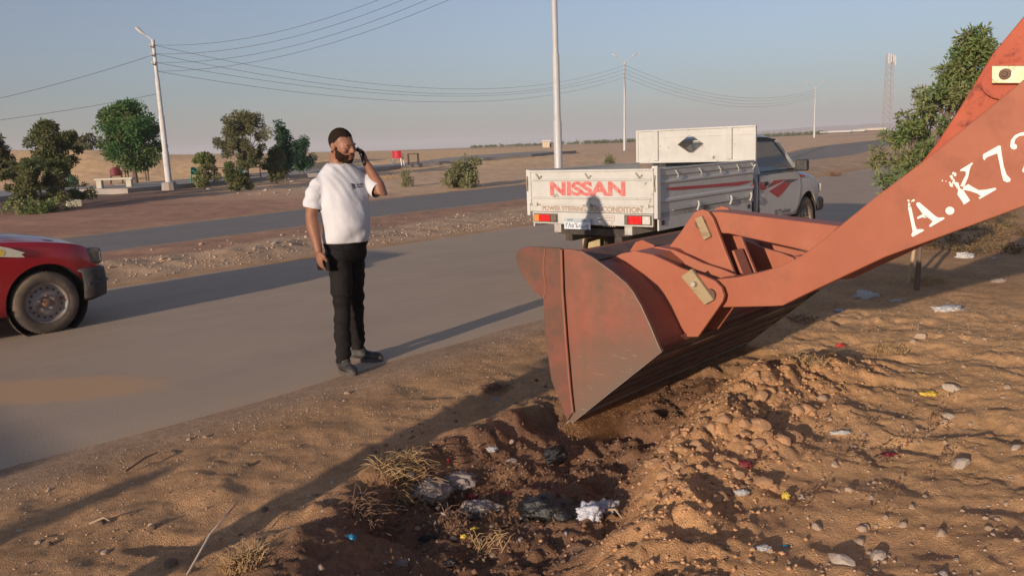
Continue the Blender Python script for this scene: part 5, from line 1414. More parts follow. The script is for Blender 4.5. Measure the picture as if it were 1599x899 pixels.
# ------------------------------------------------------------------ the man on the phone
pm_ = at(560, 575); MZ = pm_.z
man = empty('person', (-1.25, 6.30, 0.0), R(40), 'bearded man in white t-shirt and black trousers standing on the road, phoning', 'person')
def limb(mb, pts, rad, n=14): mb.tube(pts, rad, n); mb.ball(pts[0], rad[0]); mb.ball(pts[-1], rad[-1]); return mb
# head transform: centre, turned to his left and tilted down
HC = Vector((.005, -.045, 1.652))
HM = Matrix.Translation(HC) @ Matrix.Rotation(R(15), 4, 'Z') @ Matrix.Rotation(R(9), 4, 'X') @ Matrix.Rotation(R(-3), 4, 'Y')
H3 = HM.to_3x3().to_4x4()
b = MB()
def hball(c, r, rot=None):
    b.ball(HM @ Vector(c), r, H3 @ rot if rot is not None else H3, 20, 14)
hball((0,.018,.035), (.077,.098,.092)); hball((0,-.02,.0), (.068,.078,.085)); hball((0,-.030,-.055), (.060,.066,.055)); hball((0,-.060,-.088), (.036,.034,.030))
hball((0,-.086,.020), (.050,.018,.012))                     # brow
for s_ in (-1,1):
    hball((s_*.042,-.068,-.020), (.026,.022,.022)); hball((s_*.050,-.020,-.060), (.022,.045,.034))
    hball((s_*.077,.012,-.008), (.010,.018,.030)); hball((s_*.082,.020,.004), (.008,.016,.020))
    hball((s_*.013,-.100,-.032), (.010,.012,.009))
b.tube([HM @ Vector((0,-.088,.018)), HM @ Vector((0,-.104,-.010)), HM @ Vector((0,-.114,-.030))], [.009,.012,.014], 10)
hball((0,-.110,-.030), (.014,.013,.011)); hball((0,-.092,-.060), (.026,.012,.007)); hball((0,-.089,-.071), (.022,.012,.007))
# neck, trunk, arms, legs
b.tube([HM @ Vector((0,.03,-.05)), (0,.010,1.57), (0,.022,1.52), (0,.02,1.44)], [.060,.064,.070,.10], 20)
b.rings([(.86,0,.0,.115,.09),(1.0,0,-.0,.135,.11),(1.12,0,-.03,.155,.135),(1.25,0,-.01,.165,.135),(1.38,0,.005,.17,.11),(1.45,0,.01,.14,.085),(1.49,0,.015,.09,.070)], 24)
SR, ER, WR = Vector((-.188,.01,1.405)), Vector((-.240,.035,1.165)), Vector((-.245,-.045,.920))
SL, EL, WL = Vector((.188,.0,1.405)), Vector((.225,-.185,1.305)), Vector((.196,-.058,1.505))
limb(b, [SR, SR.lerp(ER,.35), SR.lerp(ER,.75), ER, ER.lerp(WR,.3)+Vector((-.004,0,0)), ER.lerp(WR,.7), WR], [.034,.048,.047,.043,.047,.035,.028])
limb(b, [SL, SL.lerp(EL,.35), SL.lerp(EL,.75), EL, EL.lerp(WL,.25), EL.lerp(WL,.65), WL], [.034,.048,.048,.045,.047,.036,.028])
for s_ in (-1,1):
    hip = Vector((s_*.070,.005,.90)); kn = Vector((s_*.092,-.055,.50)); an = Vector((s_*.110,-.032,.11))
    if s_ > 0: kn = Vector((.098,.090,.50)); an = Vector((.124,.162,.11))
    limb(b, [hip, hip.lerp(kn,.5), kn, kn.lerp(an,.3), kn.lerp(an,.7), an], [.070,.062,.050,.046,.036,.032])
# hands
def hand(wr, d, pn, th, curl, L=.185):
    """wrist, direction of the fingers, palm normal (side the fingers curl to), thumb side"""
    d = d.normalized(); pn = (pn-d*pn.dot(d)).normalized(); th = d.cross(pn).normalized()*th
    c = wr+d*.055
    rot = Matrix((th, pn, d)).transposed().to_4x4()
    b.ball(c, (.038,.015,.050), rot, 16, 10); b.ball(wr+d*.02, (.028,.019,.04), rot, 12, 8)
    for k, (off_, ln_, r_) in enumerate(((.027,.072,.0088),(.009,.082,.0092),(-.009,.076,.0088),(-.026,.060,.0078))):
        p = wr+d*.085+th*off_; dd = d.copy(); pts = [p-d*.02, p]; rr = [r_*1.08,r_*1.08]
        for j in range(3):
            a_ = curl[k]*(.75,1.15,.8)[j]
            dd = (dd*math.cos(a_)+pn*math.sin(a_)).normalized() if abs(a_) < 3 else dd
            p = p+dd*ln_*(.42,.32,.26)[j]; pts.append(p.copy()); rr.append(r_*(1,.93,.8)[j])
            pn_ = pn
        b.tube(pts, rr, 10); b.ball(pts[-1], rr[-1], None, 10, 8)
    p = wr+d*.025+th*.028; pts = [p, p+th*.022+d*.022+pn*.010, p+th*.026+d*.052+pn*.024, p+th*.018+d*.075+pn*.034]
    b.tube(pts, [.014,.012,.0105,.009], 10); b.ball(pts[-1], .009, None, 10, 8)
    return c, d, pn, th
hr_ = hand(WR, Vector((.02,-.05,-1)), Vector((1,.1,0)), 1, (.30,.42,.50,.55))
hl_c = hand(WL, Vector((-.20,.14,.97)), Vector((-.80,.58,-.05)), -1, (.55,.60,.60,.62))
body_ = b.build('body', [MAT['skin']], man)
remeshed(body_, .0058, 3, .45)
body_.data.polygons.foreach_set('use_smooth', [True]*len(body_.data.polygons))
# hair and beard: shells lifted off the head
def shell(name, test, lift, m):
    me = body_.data; HI = HM.inverted()
    keep = []; co = [v.co for v in me.vertices]
    ok = [test(HI @ c) for c in co]
    vid = {}; vs = []; fs = []
    for p in me.polygons:
        if all(ok[i] for i in p.vertices):
            f = []
            for i in p.vertices:
                if i not in vid:
                    vid[i] = len(vs); vs.append(co[i]+me.vertices[i].normal*lift*(.75+.5*mnoise.noise(co[i]*60)))
                f.append(vid[i])
            fs.append(tuple(f))
    o = MB().add(vs, fs).build(name, m, man, smooth=True, fix=False)
    return o
def is_hair(p):
    if (p-Vector((0,0,0))).length > .18 or p.z < -.06: return False
    if abs(p.x) > .074 and p.z < .018: return False
    p = p+Vector((0,0,.007*mnoise.noise(p*170)+.004*mnoise.noise(p*60)))
    line = .062 - max(0, (p.y+.06))*0.0
    if p.y < -.035: return p.z > .068+.06*max(0, abs(p.x)-.045)
    if p.y < .0: return p.z > .028+(-p.y)*1.0
    if p.y < .02: return p.z > .022
    if p.y < .045: return p.z > -.010
    return p.z > -.050
def is_beard(p):
    if p.length > .18 or p.z < -.135: return False
    if p.z > .0 or p.y > .0: return False
    if abs(p.x) > .076 and p.y > -.005: return False
    p = p+Vector((0,0,.005*mnoise.noise(p*170)))
    if p.y > -.02: return p.z > -.115
    # cheek line drops from the ear to the mouth; lips and chin groove stay bare
    lim = -.030 - .028*max(0, min(1, (-p.y-.02)/.06))
    if p.y < -.085 and abs(p.x) < .034: return (-.056 < p.z < -.046) or p.z < -.083 if abs(p.x) < .022 else (p.z < -.048)
    return p.z < lim+.008
shell('hair', is_hair, .0018, MAT['hair']); shell('beard', is_beard, .0045, MAT['beard'])
for s_ in (-1,1):
    c = HM @ Vector((s_*.030,-.0885,.002)); MB().ball(c, (.0115,.006,.0045), H3).build('eye', MAT['eye'], man, smooth=True)
    c = HM @ Vector((s_*.030,-.0945,.0015)); MB().ball(c, (.0048,.002,.0042), H3).build('pupil', MAT['ink'], man, smooth=True)
    c = HM @ Vector((s_*.031,-.0935,.0190)); MB().ball(c, (.0165,.004,.0035), H3 @ Matrix.Rotation(-s_*.18, 4, 'Y')).build('eyebrow', MAT['hair'], man, smooth=True)
# t-shirt
t = MB()
t.rings([(.955,0,-.01,.174,.146),(1.0,0,-.018,.174,.150),(1.08,0,-.035,.170,.160),(1.16,0,-.035,.170,.158),(1.25,0,-.018,.178,.150),(1.34,0,-.004,.184,.138),(1.40,0,.004,.190,.122),(1.440,0,.010,.176,.106),(1.475,0,.014,.148,.094),(1.505,0,.015,.110,.080),(1.525,0,.015,.086,.072)], 40, 2.2)
limb(t, [SR+Vector((.010,0,-.020)), SR.lerp(ER,.3)+Vector((-.002,0,0)), SR.lerp(ER,.72)+Vector((-.004,0,0))], [.056,.060,.064], 20)
limb(t, [SL+Vector((-.010,0,-.020)), SL.lerp(EL,.3), SL.lerp(EL,.72)], [.056,.061,.065], 20)
tm = t.build('t_shirt', MAT['tshirt'], man)
remeshed(tm, .010, 6, .5)
me = tm.data
for v_ in me.vertices:
    c = v_.co; n_ = v_.normal
    # creases: from the raised shoulder across the chest, and drapes at the waist
    f = .0030*math.sin((c.z*1.0+c.x*1.7)*62+3*mnoise.noise(c*5))*max(0, min(1, (c.z-1.22)/.12))*max(0, 1-abs(c.x+.02)/.16)*.8
    f += .0035*math.sin((c.z*1.0-c.x*.5)*48+4*mnoise.noise(c*4))*max(0, min(1, (1.13-c.z)/.1))
    f += .0035*math.sin(c.z*95+c.y*30+4*mnoise.noise(c*6))*(1 if abs(c.x) > .2 else 0)
    f += .011*mnoise.noise(Vector((c.x*7, c.y*7, c.z*3.2)))+.005*mnoise.noise(Vector((c.x*19+c.z*9, c.y*19, c.z*8)))
    v_.co = c+n_*f
# crisp open ends: cut the rounded sleeve caps and hem flat
def cutflat(o, pt, nrm):
    bm = bmesh.new(); bm.from_mesh(o.data)
    bmesh.ops.bisect_plane(bm, geom=bm.verts[:]+bm.edges[:]+bm.faces[:], plane_co=pt, plane_no=nrm, clear_outer=False)
    bm.to_mesh(o.data); bm.free()
def delcap(o, pt, nrm, rad, sleeve=True):
    """cut one end of the garment open along a clean plane"""
    bm = bmesh.new(); bm.from_mesh(o.data); nrm = nrm.normalized()
    def near(v, lo, hi):
        d = v.co-pt; a = d.dot(nrm)
        if not (lo < a < hi and (d-nrm*a).length < rad): return False
        return not (sleeve and (v.co.x/.190)**2+((v.co.y+.01)/.152)**2 < 1.0)
    fs_ = [f for f in bm.faces if all(near(v, -.05, .16) for v in f.verts)]
    ge = set(fs_); [ge.update(f.edges) for f in fs_]; [ge.update(f.verts) for f in fs_]
    bmesh.ops.bisect_plane(bm, geom=list(ge), plane_co=pt, plane_no=nrm, clear_outer=False)
    bmesh.ops.delete(bm, geom=[v for v in bm.verts if near(v, 1e-4, .16)], context='VERTS')
    bm.to_mesh(o.data); bm.free()
delcap(tm, SR.lerp(ER,.76), ER-SR, .090); delcap(tm, SL.lerp(EL,.82), EL-SL, .092); delcap(tm, Vector((0,0,.962)), Vector((0,0,-1)), .4, False)
tm.data.polygons.foreach_set('use_smooth', [True]*len(tm.data.polygons))
so = tm.modifiers.new('s', 'SOLIDIFY'); so.thickness = .004; so.offset = 1
MB().tube([(.088*math.cos(a), .013+.074*math.sin(a), 1.524+.012*math.sin(a)) for a in [2*PI*i/32 for i in range(33)]], .0055, 8, cap=False).build('collar', MAT['tshirt'], man, smooth=True)
# small dark chest print
dg_ = bpy.context.evaluated_depsgraph_get(); dg_.update()
from mathutils.bvhtree import BVHTree
bvh = BVHTree.FromObject(tm, dg_)
pr_ = MB()
def dab(x0, z0, x1, z1, sh=0):
    ps = []
    for x, z in ((x0,z0),(x1,z0),(x1+sh,z1),(x0+sh,z1)):
        h = bvh.ray_cast(Vector((x,-.6,z)), Vector((0,1,0)))
        y = h[0].y if h[0] else -.15
        ps.append(Vector((x, y-.0025, z)))
    pr_.add(ps, [(0,1,2,3)])
zc_ = 1.365
for k in range(3): dab(.012+.010*k, zc_-.026+.004*k, .018+.010*k, zc_+.020-.002*k, -.004)
for k, w in enumerate((.010,.004,.010,.008,.009)): dab(.052+.0135*k, zc_+.003, .052+.0135*k+w, zc_+.014)
for k, w in enumerate((.008,.009,.006,.009)): dab(.052+.0130*k, zc_-.013, .052+.0130*k+w, zc_-.003)
pr_.build('chest_print', MAT['ink'], man, fix=False)
# trousers
t = MB()
t.rings([(.82,0,.01,.140,.115),(.88,0,.01,.156,.128),(.95,0,-.002,.162,.132),(1.02,0,-.01,.158,.130)], 30, 2.2)
for s_ in (-1,1):
    if s_ < 0: P_ = [(-.070,-.015,.88),(-.080,-.035,.70),(-.092,-.055,.50),(-.102,-.045,.30),(-.110,-.040,.10),(-.110,-.040,.075)]
    else: P_ = [(.070,.03,.88),(.084,.060,.70),(.098,.090,.50),(.112,.125,.30),(.124,.155,.12),(.124,.155,.095)]
    t.tube(P_, [.094,.084,.066,.060,.054,.055], 24); t.ball(P_[0], .09)
tr_ = t.build('trousers', MAT['trousers'], man); remeshed(tr_, .011, 5, .5)
for v_ in tr_.data.vertices:
    c = v_.co
    v_.co = c+v_.normal*(.011*mnoise.noise(Vector((c.x*6,c.y*6,c.z*9)))+.006*math.sin(c.z*70+c.x*25+5*mnoise.noise(c*6))*(1 if c.z < .22 or .42 < c.z < .6 or c.z > .78 else .35))
tr_.data.polygons.foreach_set('use_smooth', [True]*len(tr_.data.polygons))
# shoes
for s_, ax_, ay_, rz_ in ((-1,-.110,-.040,R(-6)),(1,.134,.162,R(36))):
    Mx = Matrix.Translation((ax_,ay_,0)) @ Matrix.Rotation(rz_, 4, 'Z')
    u_ = MB()
    u_.ball(Mx @ Vector((0,-.02,.055)), (.046,.075,.042), Mx.to_3x3().to_4x4()); u_.ball(Mx @ Vector((0,-.115,.042)), (.048,.085,.034), Mx.to_3x3().to_4x4())
    u_.ball(Mx @ Vector((0,.035,.055)), (.040,.048,.045), Mx.to_3x3().to_4x4()); u_.ball(Mx @ Vector((0,-.01,.09)), (.042,.05,.04), Mx.to_3x3().to_4x4())
    sh = u_.build('shoe', MAT['shoe'], man); remeshed(sh, .006, 4, .5); sh.data.polygons.foreach_set('use_smooth', [True]*len(sh.data.polygons))
    ol = []
    for i in range(28):
        a = 2*PI*i/28; x = .050*math.sin(a)*(1 if math.cos(a) < 0 else 1.04); y = -.055-.145*math.cos(a)*(1.0 if math.cos(a) > 0 else .98)
        ol.append((x*(1.0 if y < -.05 else .88), y))
    m_ = MB(); vs = [Mx @ Vector((x,y,.003)) for x,y in ol]+[Mx @ Vector((x*1.02,y*1.01-.001,.030+.010*(y<-.16))) for x,y in ol]
    k = 28; m_.add(vs, [tuple(range(k)), tuple(range(k,2*k))]+[(i,(i+1)%k,(i+1)%k+k,i+k) for i in range(k)]).build('sole', MAT['sole'], sh, smooth=True, angle=50)
    ln_ = MB()
    for q in range(4): ln_.tube([Mx @ Vector((-.03,-.075-.02*q,.070-.004*q)), Mx @ Vector((0,-.07-.02*q,.083-.005*q)), Mx @ Vector((.03,-.075-.02*q,.070-.004*q))], .004, 6)
    ln_.build('laces', MAT['sole'], sh, smooth=True)
MS_ = 1.03
man.scale = (MS_,)*3
man_w = Matrix.Translation((-1.25,6.30,0)) @ Matrix.Rotation(R(40), 4, 'Z') @ Matrix.Scale(MS_, 4)
# the phone at his ear and the black pouch in his other hand are things of their own
c, d, pn, th = hl_c
ph = MB(); rot = Matrix((th, pn, d)).transposed().to_4x4()
ph.box((-.030,-.0045,-.070),(.040,.0045,.072), Matrix.Translation(c+pn*.026+d*.020) @ rot)
o = ph.build('phone', MAT['phone'], bevel=.004); o.matrix_world = man_w; tag(o, 'black phone held to the left ear of the man in the white t-shirt', 'phone')
c, d, pn, th = hr_
ph = MB(); rot = Matrix((th, pn, d)).transposed().to_4x4()
ph.box((-.075,-.008,-.04),(.070,.008,.045), Matrix.Translation(c+pn*.026+d*.045) @ rot)
o = ph.build('pouch', MAT['phone'], bevel=.006); o.matrix_world = man_w; tag(o, 'small black wallet in the lowered right hand of the man', 'wallet')

# ------------------------------------------------------------------ bystanders outside the frame, whose shadows fall across the verge
def bystander(x, y, rz, sc, label):
    c = copy_tree(man); c.location = (x, y, hz(x, y)); c.rotation_euler = (0,0,rz); c.scale = (sc,sc,sc); c['label'] = label; c['group'] = 'bystanders left of the camera'
sx_, sy_ = math.sin(SUN_AZ), math.cos(SUN_AZ)
bystander(-1.34-sx_*3.6, 3.40-sy_*3.6, R(200), 1.0, 'standing bystander outside the frame, casting the wide shadow across the sand')
bystander(-1.90-sx_*8.8, 4.22-sy_*8.8, R(170), .96, 'standing bystander outside the frame, casting the narrow shadow at lower left')
# van added outside the frame to throw a shadow on the road at left
vx, vy = -3.15-sx_*10.0, 3.95-sy_*10.0
van = empty('shadow_van', (vx, vy, 0), R(48.5), 'van shape added outside the frame to cast the shadow at the left edge', 'van')
m_ = MB(); m_.prism([(-2.2,.35),(-2.2,1.85),(1.2,1.85),(1.7,1.2),(2.4,1.05),(2.5,.35)], (0,0,0), LX, LZ, LY, 1.7); m_.build('body', WP, van, bevel=.08)
for x in (-1.4,1.6):
    for y, s_ in ((0.0,-1),(1.7,1)): wheel(van, x, y, .33, .2, s_)

# ------------------------------------------------------------------ stones, litter, weeds
def rock_mesh(name, m, seed, flat=.7, sub=2, rough=.35):
    bm = bmesh.new(); bmesh.ops.create_icosphere(bm, subdivisions=sub, radius=1)
    g = random.Random(seed); o3 = Vector((g.random()*50, g.random()*50, g.random()*50))
    st_ = Vector((1+.35*g.random(), .8+.3*g.random(), flat))
    for v_ in bm.verts:
        k = 1+rough*mnoise.noise(v_.co*1.1+o3)+.18*mnoise.noise(v_.co*2.8+o3)
        v_.co = Vector((v_.co.x*k*st_.x, v_.co.y*k*st_.y, v_.co.z*k*st_.z))
    # a few flat breaks
    for q in range(7):
        n_ = Vector((g.random()-.5, g.random()-.5, g.random()*.8)).normalized(); dd = .5+.25*g.random()
        for v_ in bm.verts:
            e = v_.co.dot(n_)-dd
            if e > 0: v_.co -= n_*e*.9
    me = bpy.data.meshes.new(name); bm.to_mesh(me); bm.free(); me.materials.append(m)
    return me
ROCKS = [rock_mesh('stone', MAT['stone'], s, .55+.1*(s%3)) for s in range(5)]
PALE = [rock_mesh('stone', MAT['pale_stone'], 20+s, .55) for s in range(3)]
DARK = [rock_mesh('stone', MAT['dark_stone'], 30+s, .6) for s in range(2)]
CLODS = [rock_mesh('clod', MAT['clod'], 40+s, .75, 2, .7) for s in range(4)]
def put(me, name, p, s, rz, label, cat, group, sink=.25, sq=(1,1,1)):
    o = bpy.data.objects.new(name, me); col.objects.link(o)
    o.location = (p[0], p[1], hz(p[0], p[1])+s*(.5-sink)*.7); o.scale = (s*sq[0], s*sq[1], s*sq[2]); o.rotation_euler = (rnd.uniform(-.3,.3), rnd.uniform(-.3,.3), rz)
    tag(o, label, cat, group); return o
def ppx(px, py): q = at(px, py); return q
# hand-placed stones, by what the photograph shows
HP = [
 (1312,878,30,PALE[0],'large pale broken rock at the bottom edge, right of the pit','rock'),
 (1370,870,24,PALE[1],'pale angular rock just right of the largest broken rock','rock'),
 (1497,726,22,PALE[2],'flat pale stone lying alone on the sand at right','rock'),
 (1487,608,18,PALE[0],'square grey concrete fragment beside the yellow sweet wrapper','rock'),
 (1482,652,17,PALE[1],'flat grey stone below the square concrete fragment','rock'),
 (1283,624,18,ROCKS[0],'rounded tan rock at the top of the spoil ridge','rock'),
 (1294,655,9,ROCKS[1],'small tan rock just below the rounded rock on the spoil ridge','rock'),
 (1226,676,16,CLODS[0],'fat clod low on the sunlit side of the spoil ridge','clod'),
 (1437,527,16,ROCKS[2],'pale stone half buried on the flat sand right of the loader shadow','rock'),
 (1576,517,9,DARK[0],'small dark stone near the right edge','rock'),
 (1573,605,11,ROCKS[3],'tan stone near the right edge, level with the yellow wrapper','rock'),
 (1584,700,13,PALE[2],'light stone cut by the right edge','rock'),
 (1515,663,8,ROCKS[4],'small tan stone right of the flat grey stone','rock'),
 (1431,671,8,ROCKS[1],'small tan stone below the red rag scraps','rock'),
 (268,881,22,DARK[1],'dark jagged rock at the bottom edge, left of the weeds','rock'),
 (500,888,13,ROCKS[2],'grey tan stone at the bottom edge by the dead weeds','rock'),
 (384,727,9,DARK[0],'dark stone with a small white flake on the lit verge','rock'),
 (238,824,13,DARK[1],'dark lump in the sand right of the white stick','rock'),
 (157,817,12,DARK[0],'dark lump above the pale stick at lower left','rock'),
 (414,796,12,DARK[1],'brown stone inside the long shadow','rock'),
 (229,652,5,DARK[0],'tiny dark stone alone on the asphalt','rock'),
 (912,655,0,DARK[0],'',''),
 (1350,460,8,PALE[1],'small pale stone under the loader arm','rock'),
 (1549,404,9,PALE[0],'white block of rubble in the dark patch behind the arm','rock'),
]
for px, py, sp_, me_, lb, ct in HP:
    if not sp_: continue
    p = ppx(px, py); s = hpx(p, sp_)*.62
    put(me_, 'clod' if ct == 'clod' else 'rock', p, s, rnd.random()*6, lb, ct, None, sink=.2)
# scattered stones that nothing tells apart
def scatter(n, region, smin, smax, meshes, name, label, cat, group, sink=.25):
    k = 0; tries = 0
    while k < n and tries < n*40:
        tries += 1
        px = rnd.uniform(*region[0]); py = rnd.uniform(*region[1]); p = at(px, py)
        if not region[2](px, py, p): continue
        s = smin*(smax/smin)**(rnd.random()**1.6)
        put(meshes[rnd.randrange(len(meshes))], name, p, s, rnd.random()*6, label, cat, group, sink); k += 1
def uv_(p): return (p.x*SA+p.y*CA, -p.x*CA+p.y*SA)
scatter(100, ((1130,1598),(500,898), lambda a,b_,p: a-1180 > (b_-898)*-.9-60 or a > 1400), .007, .026, ROCKS+PALE[:1]+ROCKS[:3]+DARK[:1], 'stone', 'small loose stone on the sunlit sand right of the pit', 'stone', 'loose stones right of the pit')
scatter(45, ((20,860),(560,895), lambda a,b_,p: uv_(p)[1] < 4.6), .008, .024, ROCKS+DARK+PALE[:1], 'stone', 'small loose stone on the verge between the road and the pit', 'stone', 'loose stones on the verge')
scatter(50, ((200,815),(330,450), lambda a,b_,p: 11.9 < uv_(p)[1] < 15), .02, .07, PALE[:1]+ROCKS, 'stone', 'pale rubble stone on the median between the two roads', 'stone', 'rubble on the median')
scatter(120, ((1010,1310),(565,790), lambda a,b_,p: float(seg_dist(np.array([p.x]),np.array([p.y]),RIDGE)[0][0]) < .38), .014, .05, CLODS, 'clod', 'crumbly clod on the spoil ridge beside the pit', 'clod', 'clods on the spoil ridge', .3)
scatter(30, ((270,480),(278,305), lambda a,b_,p: True), .05, .13, PALE+ROCKS[:2], 'stone', 'rubble stone on the bank below the walkway', 'stone', 'rubble below the walkway')
# crumbled soil and grit nobody could count
def grit(name, n, picker, smin, smax, m, seed, label):
    g = np.random.RandomState(seed); P = picker(g, n)
    x, y = P[:,0], P[:,1]; z = height(x, y); n = len(x)
    s = smin*(smax/smin)**(g.rand(n)**2.2)
    base = np.array([(1,0,0),(-1,0,0),(0,1,0),(0,-1,0),(0,0,1),(0,0,-1)], float)
    tri = np.array([(0,2,4),(2,1,4),(1,3,4),(3,0,4),(2,0,5),(1,2,5),(3,1,5),(0,3,5)])
    V = base[None]*s[:,None,None]*(1+.7*(g.rand(n,6,3)-.5)) * np.array([1,1,.7])
    a = g.rand(n)*6.28; ca, sa = np.cos(a)[:,None], np.sin(a)[:,None]
    Vx = V[:,:,0]*ca-V[:,:,1]*sa; Vy = V[:,:,0]*sa+V[:,:,1]*ca
    V = np.stack([Vx+x[:,None], Vy+y[:,None], V[:,:,2]+z[:,None]+s[:,None]*.2], 2)
    F_ = tri[None]+6*np.arange(n)[:,None,None]
    o = mesh_np(name, V.reshape(-1,3), F_.reshape(-1,3), m, smooth=False); tag(o, label, 'soil' if 'soil' in name else 'gravel', kind='stuff'); return o
def pick_line(pts, w):
    def f(g, n):
        t = g.rand(n)*(len(pts)-1); i = np.minimum(t.astype(int), len(pts)-2); f_ = t-i; P = np.array(pts)
        q = P[i]*(1-f_)[:,None]+P[i+1]*f_[:,None]; return q+g.normal(size=(n,2))*w
    return f
grit('loose_soil', 4200, pick_line(RIDGE, .22), .002, .016, MAT['clod'], 3, 'crumbled orange soil heaped along the ridge')
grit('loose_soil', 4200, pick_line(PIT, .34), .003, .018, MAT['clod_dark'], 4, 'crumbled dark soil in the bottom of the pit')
def pick_verge(g, n):
    u = g.uniform(-1, 9, n*2); v = 4.75-np.abs(g.normal(size=n*2))*1.1
    x = u*SA-v*CA; y = u*CA+v*SA; k = (y > 2.5)&(v > .2); return np.stack([x[k], y[k]], 1)
grit('gravel', 3800, pick_verge, .0018, .008, MAT['stone'], 5, 'fine pale gravel strewn on the verge beside the asphalt')
def pick_right(g, n):
    x = g.uniform(.3, 4.4, n*2); y = g.uniform(2.7, 8.5, n*2); v = -x*CA+y*SA; k = (v < 4.7); return np.stack([x[k], y[k]], 1)
grit('gravel', 4500, pick_right, .002, .010, MAT['stone'], 6, 'pale gravel and crumbs on the sand right of the pit')
def pick_med(g, n):
    u = g.uniform(1, 22, n); v = 11.5+np.abs(g.normal(size=n))*.9; return np.stack([u*SA-v*CA, u*CA+v*SA], 1)
grit('gravel', 4200, pick_med, .005, .028, MAT['stone'], 7, 'pale gravel along the edge of the median')
# bags and scraps
def crumple(name, m, p, s, sq, seed, label, cat, amp=.75, rz=0, sub=4, lift=.3):
    bm = bmesh.new(); bmesh.ops.create_icosphere(bm, subdivisions=sub, radius=1); o3 = Vector((seed*3.1, seed*1.7, seed*.9))
    for v_ in bm.verts:
        c = v_.co.copy(); k = 1+amp*(abs(mnoise.noise(c*1.6+o3))-.2)+amp*.55*(abs(mnoise.noise(c*3.7+o3))-.2)+amp*.25*mnoise.noise(c*9+o3)
        v_.co = Vector((c.x*k*sq[0], c.y*k*sq[1], c.z*k*sq[2]))
    me = bpy.data.meshes.new(name); bm.to_mesh(me); bm.free(); me.materials.append(m)
    me.polygons.foreach_set('use_smooth', [True]*len(me.polygons))
    o = bpy.data.objects.new(name, me); col.objects.link(o); o.location = (p[0], p[1], hz(p[0],p[1])+s*sq[2]*lift); o.scale = (s,s,s); o.rotation_euler = (0,0,rz)
    tag(o, label, cat); return o
def C_(name, m, px, py, wpx, sq, seed, label, cat, **k):
    p = at(px, py); crumple(name, MAT[m], p, hpx(p, wpx)/2, sq, seed, label, cat, **k)
C_('plastic_bag', 'black_bag', 858, 803, 98, (1,.62,.38), 3, 'large torn black plastic bag half buried in the pit', 'bag', rz=-.1, amp=.55, lift=.5)
C_('plastic_bag', 'black_bag', 868, 720, 36, (1,.8,.75), 5, 'small tied black plastic bag above the large black bag', 'bag', rz=.4, amp=.6, lift=.7)
C_('plastic_bag', 'white_bag', 920, 806, 46, (.9,.8,.7), 7, 'white plastic bag with blue print right of the large black bag', 'bag')
C_('plastic_bag', 'pale_bag', 943, 797, 42, (1,.6,.6), 8, 'greyish white plastic sheet touching the blue printed bag', 'bag', rz=.3)
C_('rag', 'grey_rag', 668, 772, 66, (.9,.8,.55), 9, 'grey crumpled rag among the straw left of the pit', 'rag', amp=.6)
C_('rag', 'grey_rag', 714, 755, 54, (1,.7,.5), 10, 'bunched grey cloth around the white cup lid', 'rag', amp=.6)
C_('rag', 'grey_rag', 748, 800, 60, (1,.6,.5), 11, 'folded pale ribbed cloth left of the large black bag', 'rag', amp=.7)
C_('rag', 'red_pack', 735, 775, 18, (1,.6,.4), 12, 'small red plastic scrap between the grey cloths', 'scrap')
C_('rag', 'red_pack', 700, 722, 10, (.5,.6,1.2), 13, 'thin red wrapper sticking out of the straw', 'wrapper')
C_('wrapper', 'yellow_pack', 724, 838, 12, (.8,.6,.6), 14, 'small yellow wrapper in the dark soil of the pit', 'wrapper')
C_('wrapper', 'yellow_pack', 1227, 778, 19, (.6,.8,.75), 15, 'upright yellow and blue wrapper on the lit sand', 'wrapper', amp=.8, lift=.6)
C_('wrapper', 'yellow_pack', 1448, 616, 28, (1,.5,.28), 16, 'bright yellow sweet wrapper beside the concrete fragment', 'wrapper', amp=1.0)
C_('wrapper', 'blue_pack', 547, 840, 18, (1,.6,.5), 17, 'bright blue plastic scrap below the straw at the left of the pit', 'scrap')
C_('bottle_label', 'pale_bag', 1190, 856, 24, (1,.5,.3), 18, 'pale crumpled wrapper near the bottom edge', 'wrapper')
C_('plastic_bag', 'pale_bag', 1352, 464, 34, (1,.5,.4), 19, 'white plastic bag in the shade under the loader arm', 'bag')
C_('plastic_bag', 'pale_bag', 1310, 486, 16, (1,.5,.3), 20, 'small flat white scrap left of the shaded white bag', 'scrap')
C_('plastic_bag', 'pale_bag', 1480, 484, 44, (1,.5,.25), 21, 'flattened grey plastic sheet in the shadow of the arm at right', 'bag')
C_('plastic_bag', 'pale_bag', 1506, 402, 24, (1,.6,.5), 22, 'white plastic scrap in the dark patch behind the arm', 'bag')
C_('rag', 'maroon', 1163, 727, 20, (1,.7,.6), 23, 'dark maroon rag at the foot of the spoil ridge', 'rag')
C_('rag', 'maroon', 1388, 710, 26, (1,.4,.25), 24, 'reddish scraps scattered on the lit sand', 'scrap')
C_('rag', 'red_pack', 1312, 541, 14, (1,.6,.5), 25, 'small red rag at the edge of the loader shadow', 'rag')
C_('wrapper', 'pale_bag', 1313, 676, 32, (1,.3,.2), 26, 'crumpled clear plastic strip right of the spoil ridge', 'wrapper')
C_('wrapper', 'pale_bag', 1158, 770, 22, (1,.5,.4), 27, 'pale plastic scrap left of the upright yellow wrapper', 'wrapper')
C_('wrapper', 'pale_bag', 768, 703, 20, (1,.6,.4), 28, 'white paper scrap at the upper rim of the pit', 'paper')
C_('wrapper', 'blue_pack', 776, 622, 11, (1,.5,.1), 29, 'flat light blue scrap in the long shadow', 'scrap')
C_('food_tub', 'dark_stone', 606, 727, 26, (1,.7,.6), 30, 'dark crushed tub above the straw, with a yellow flap', 'tub', amp=.3)
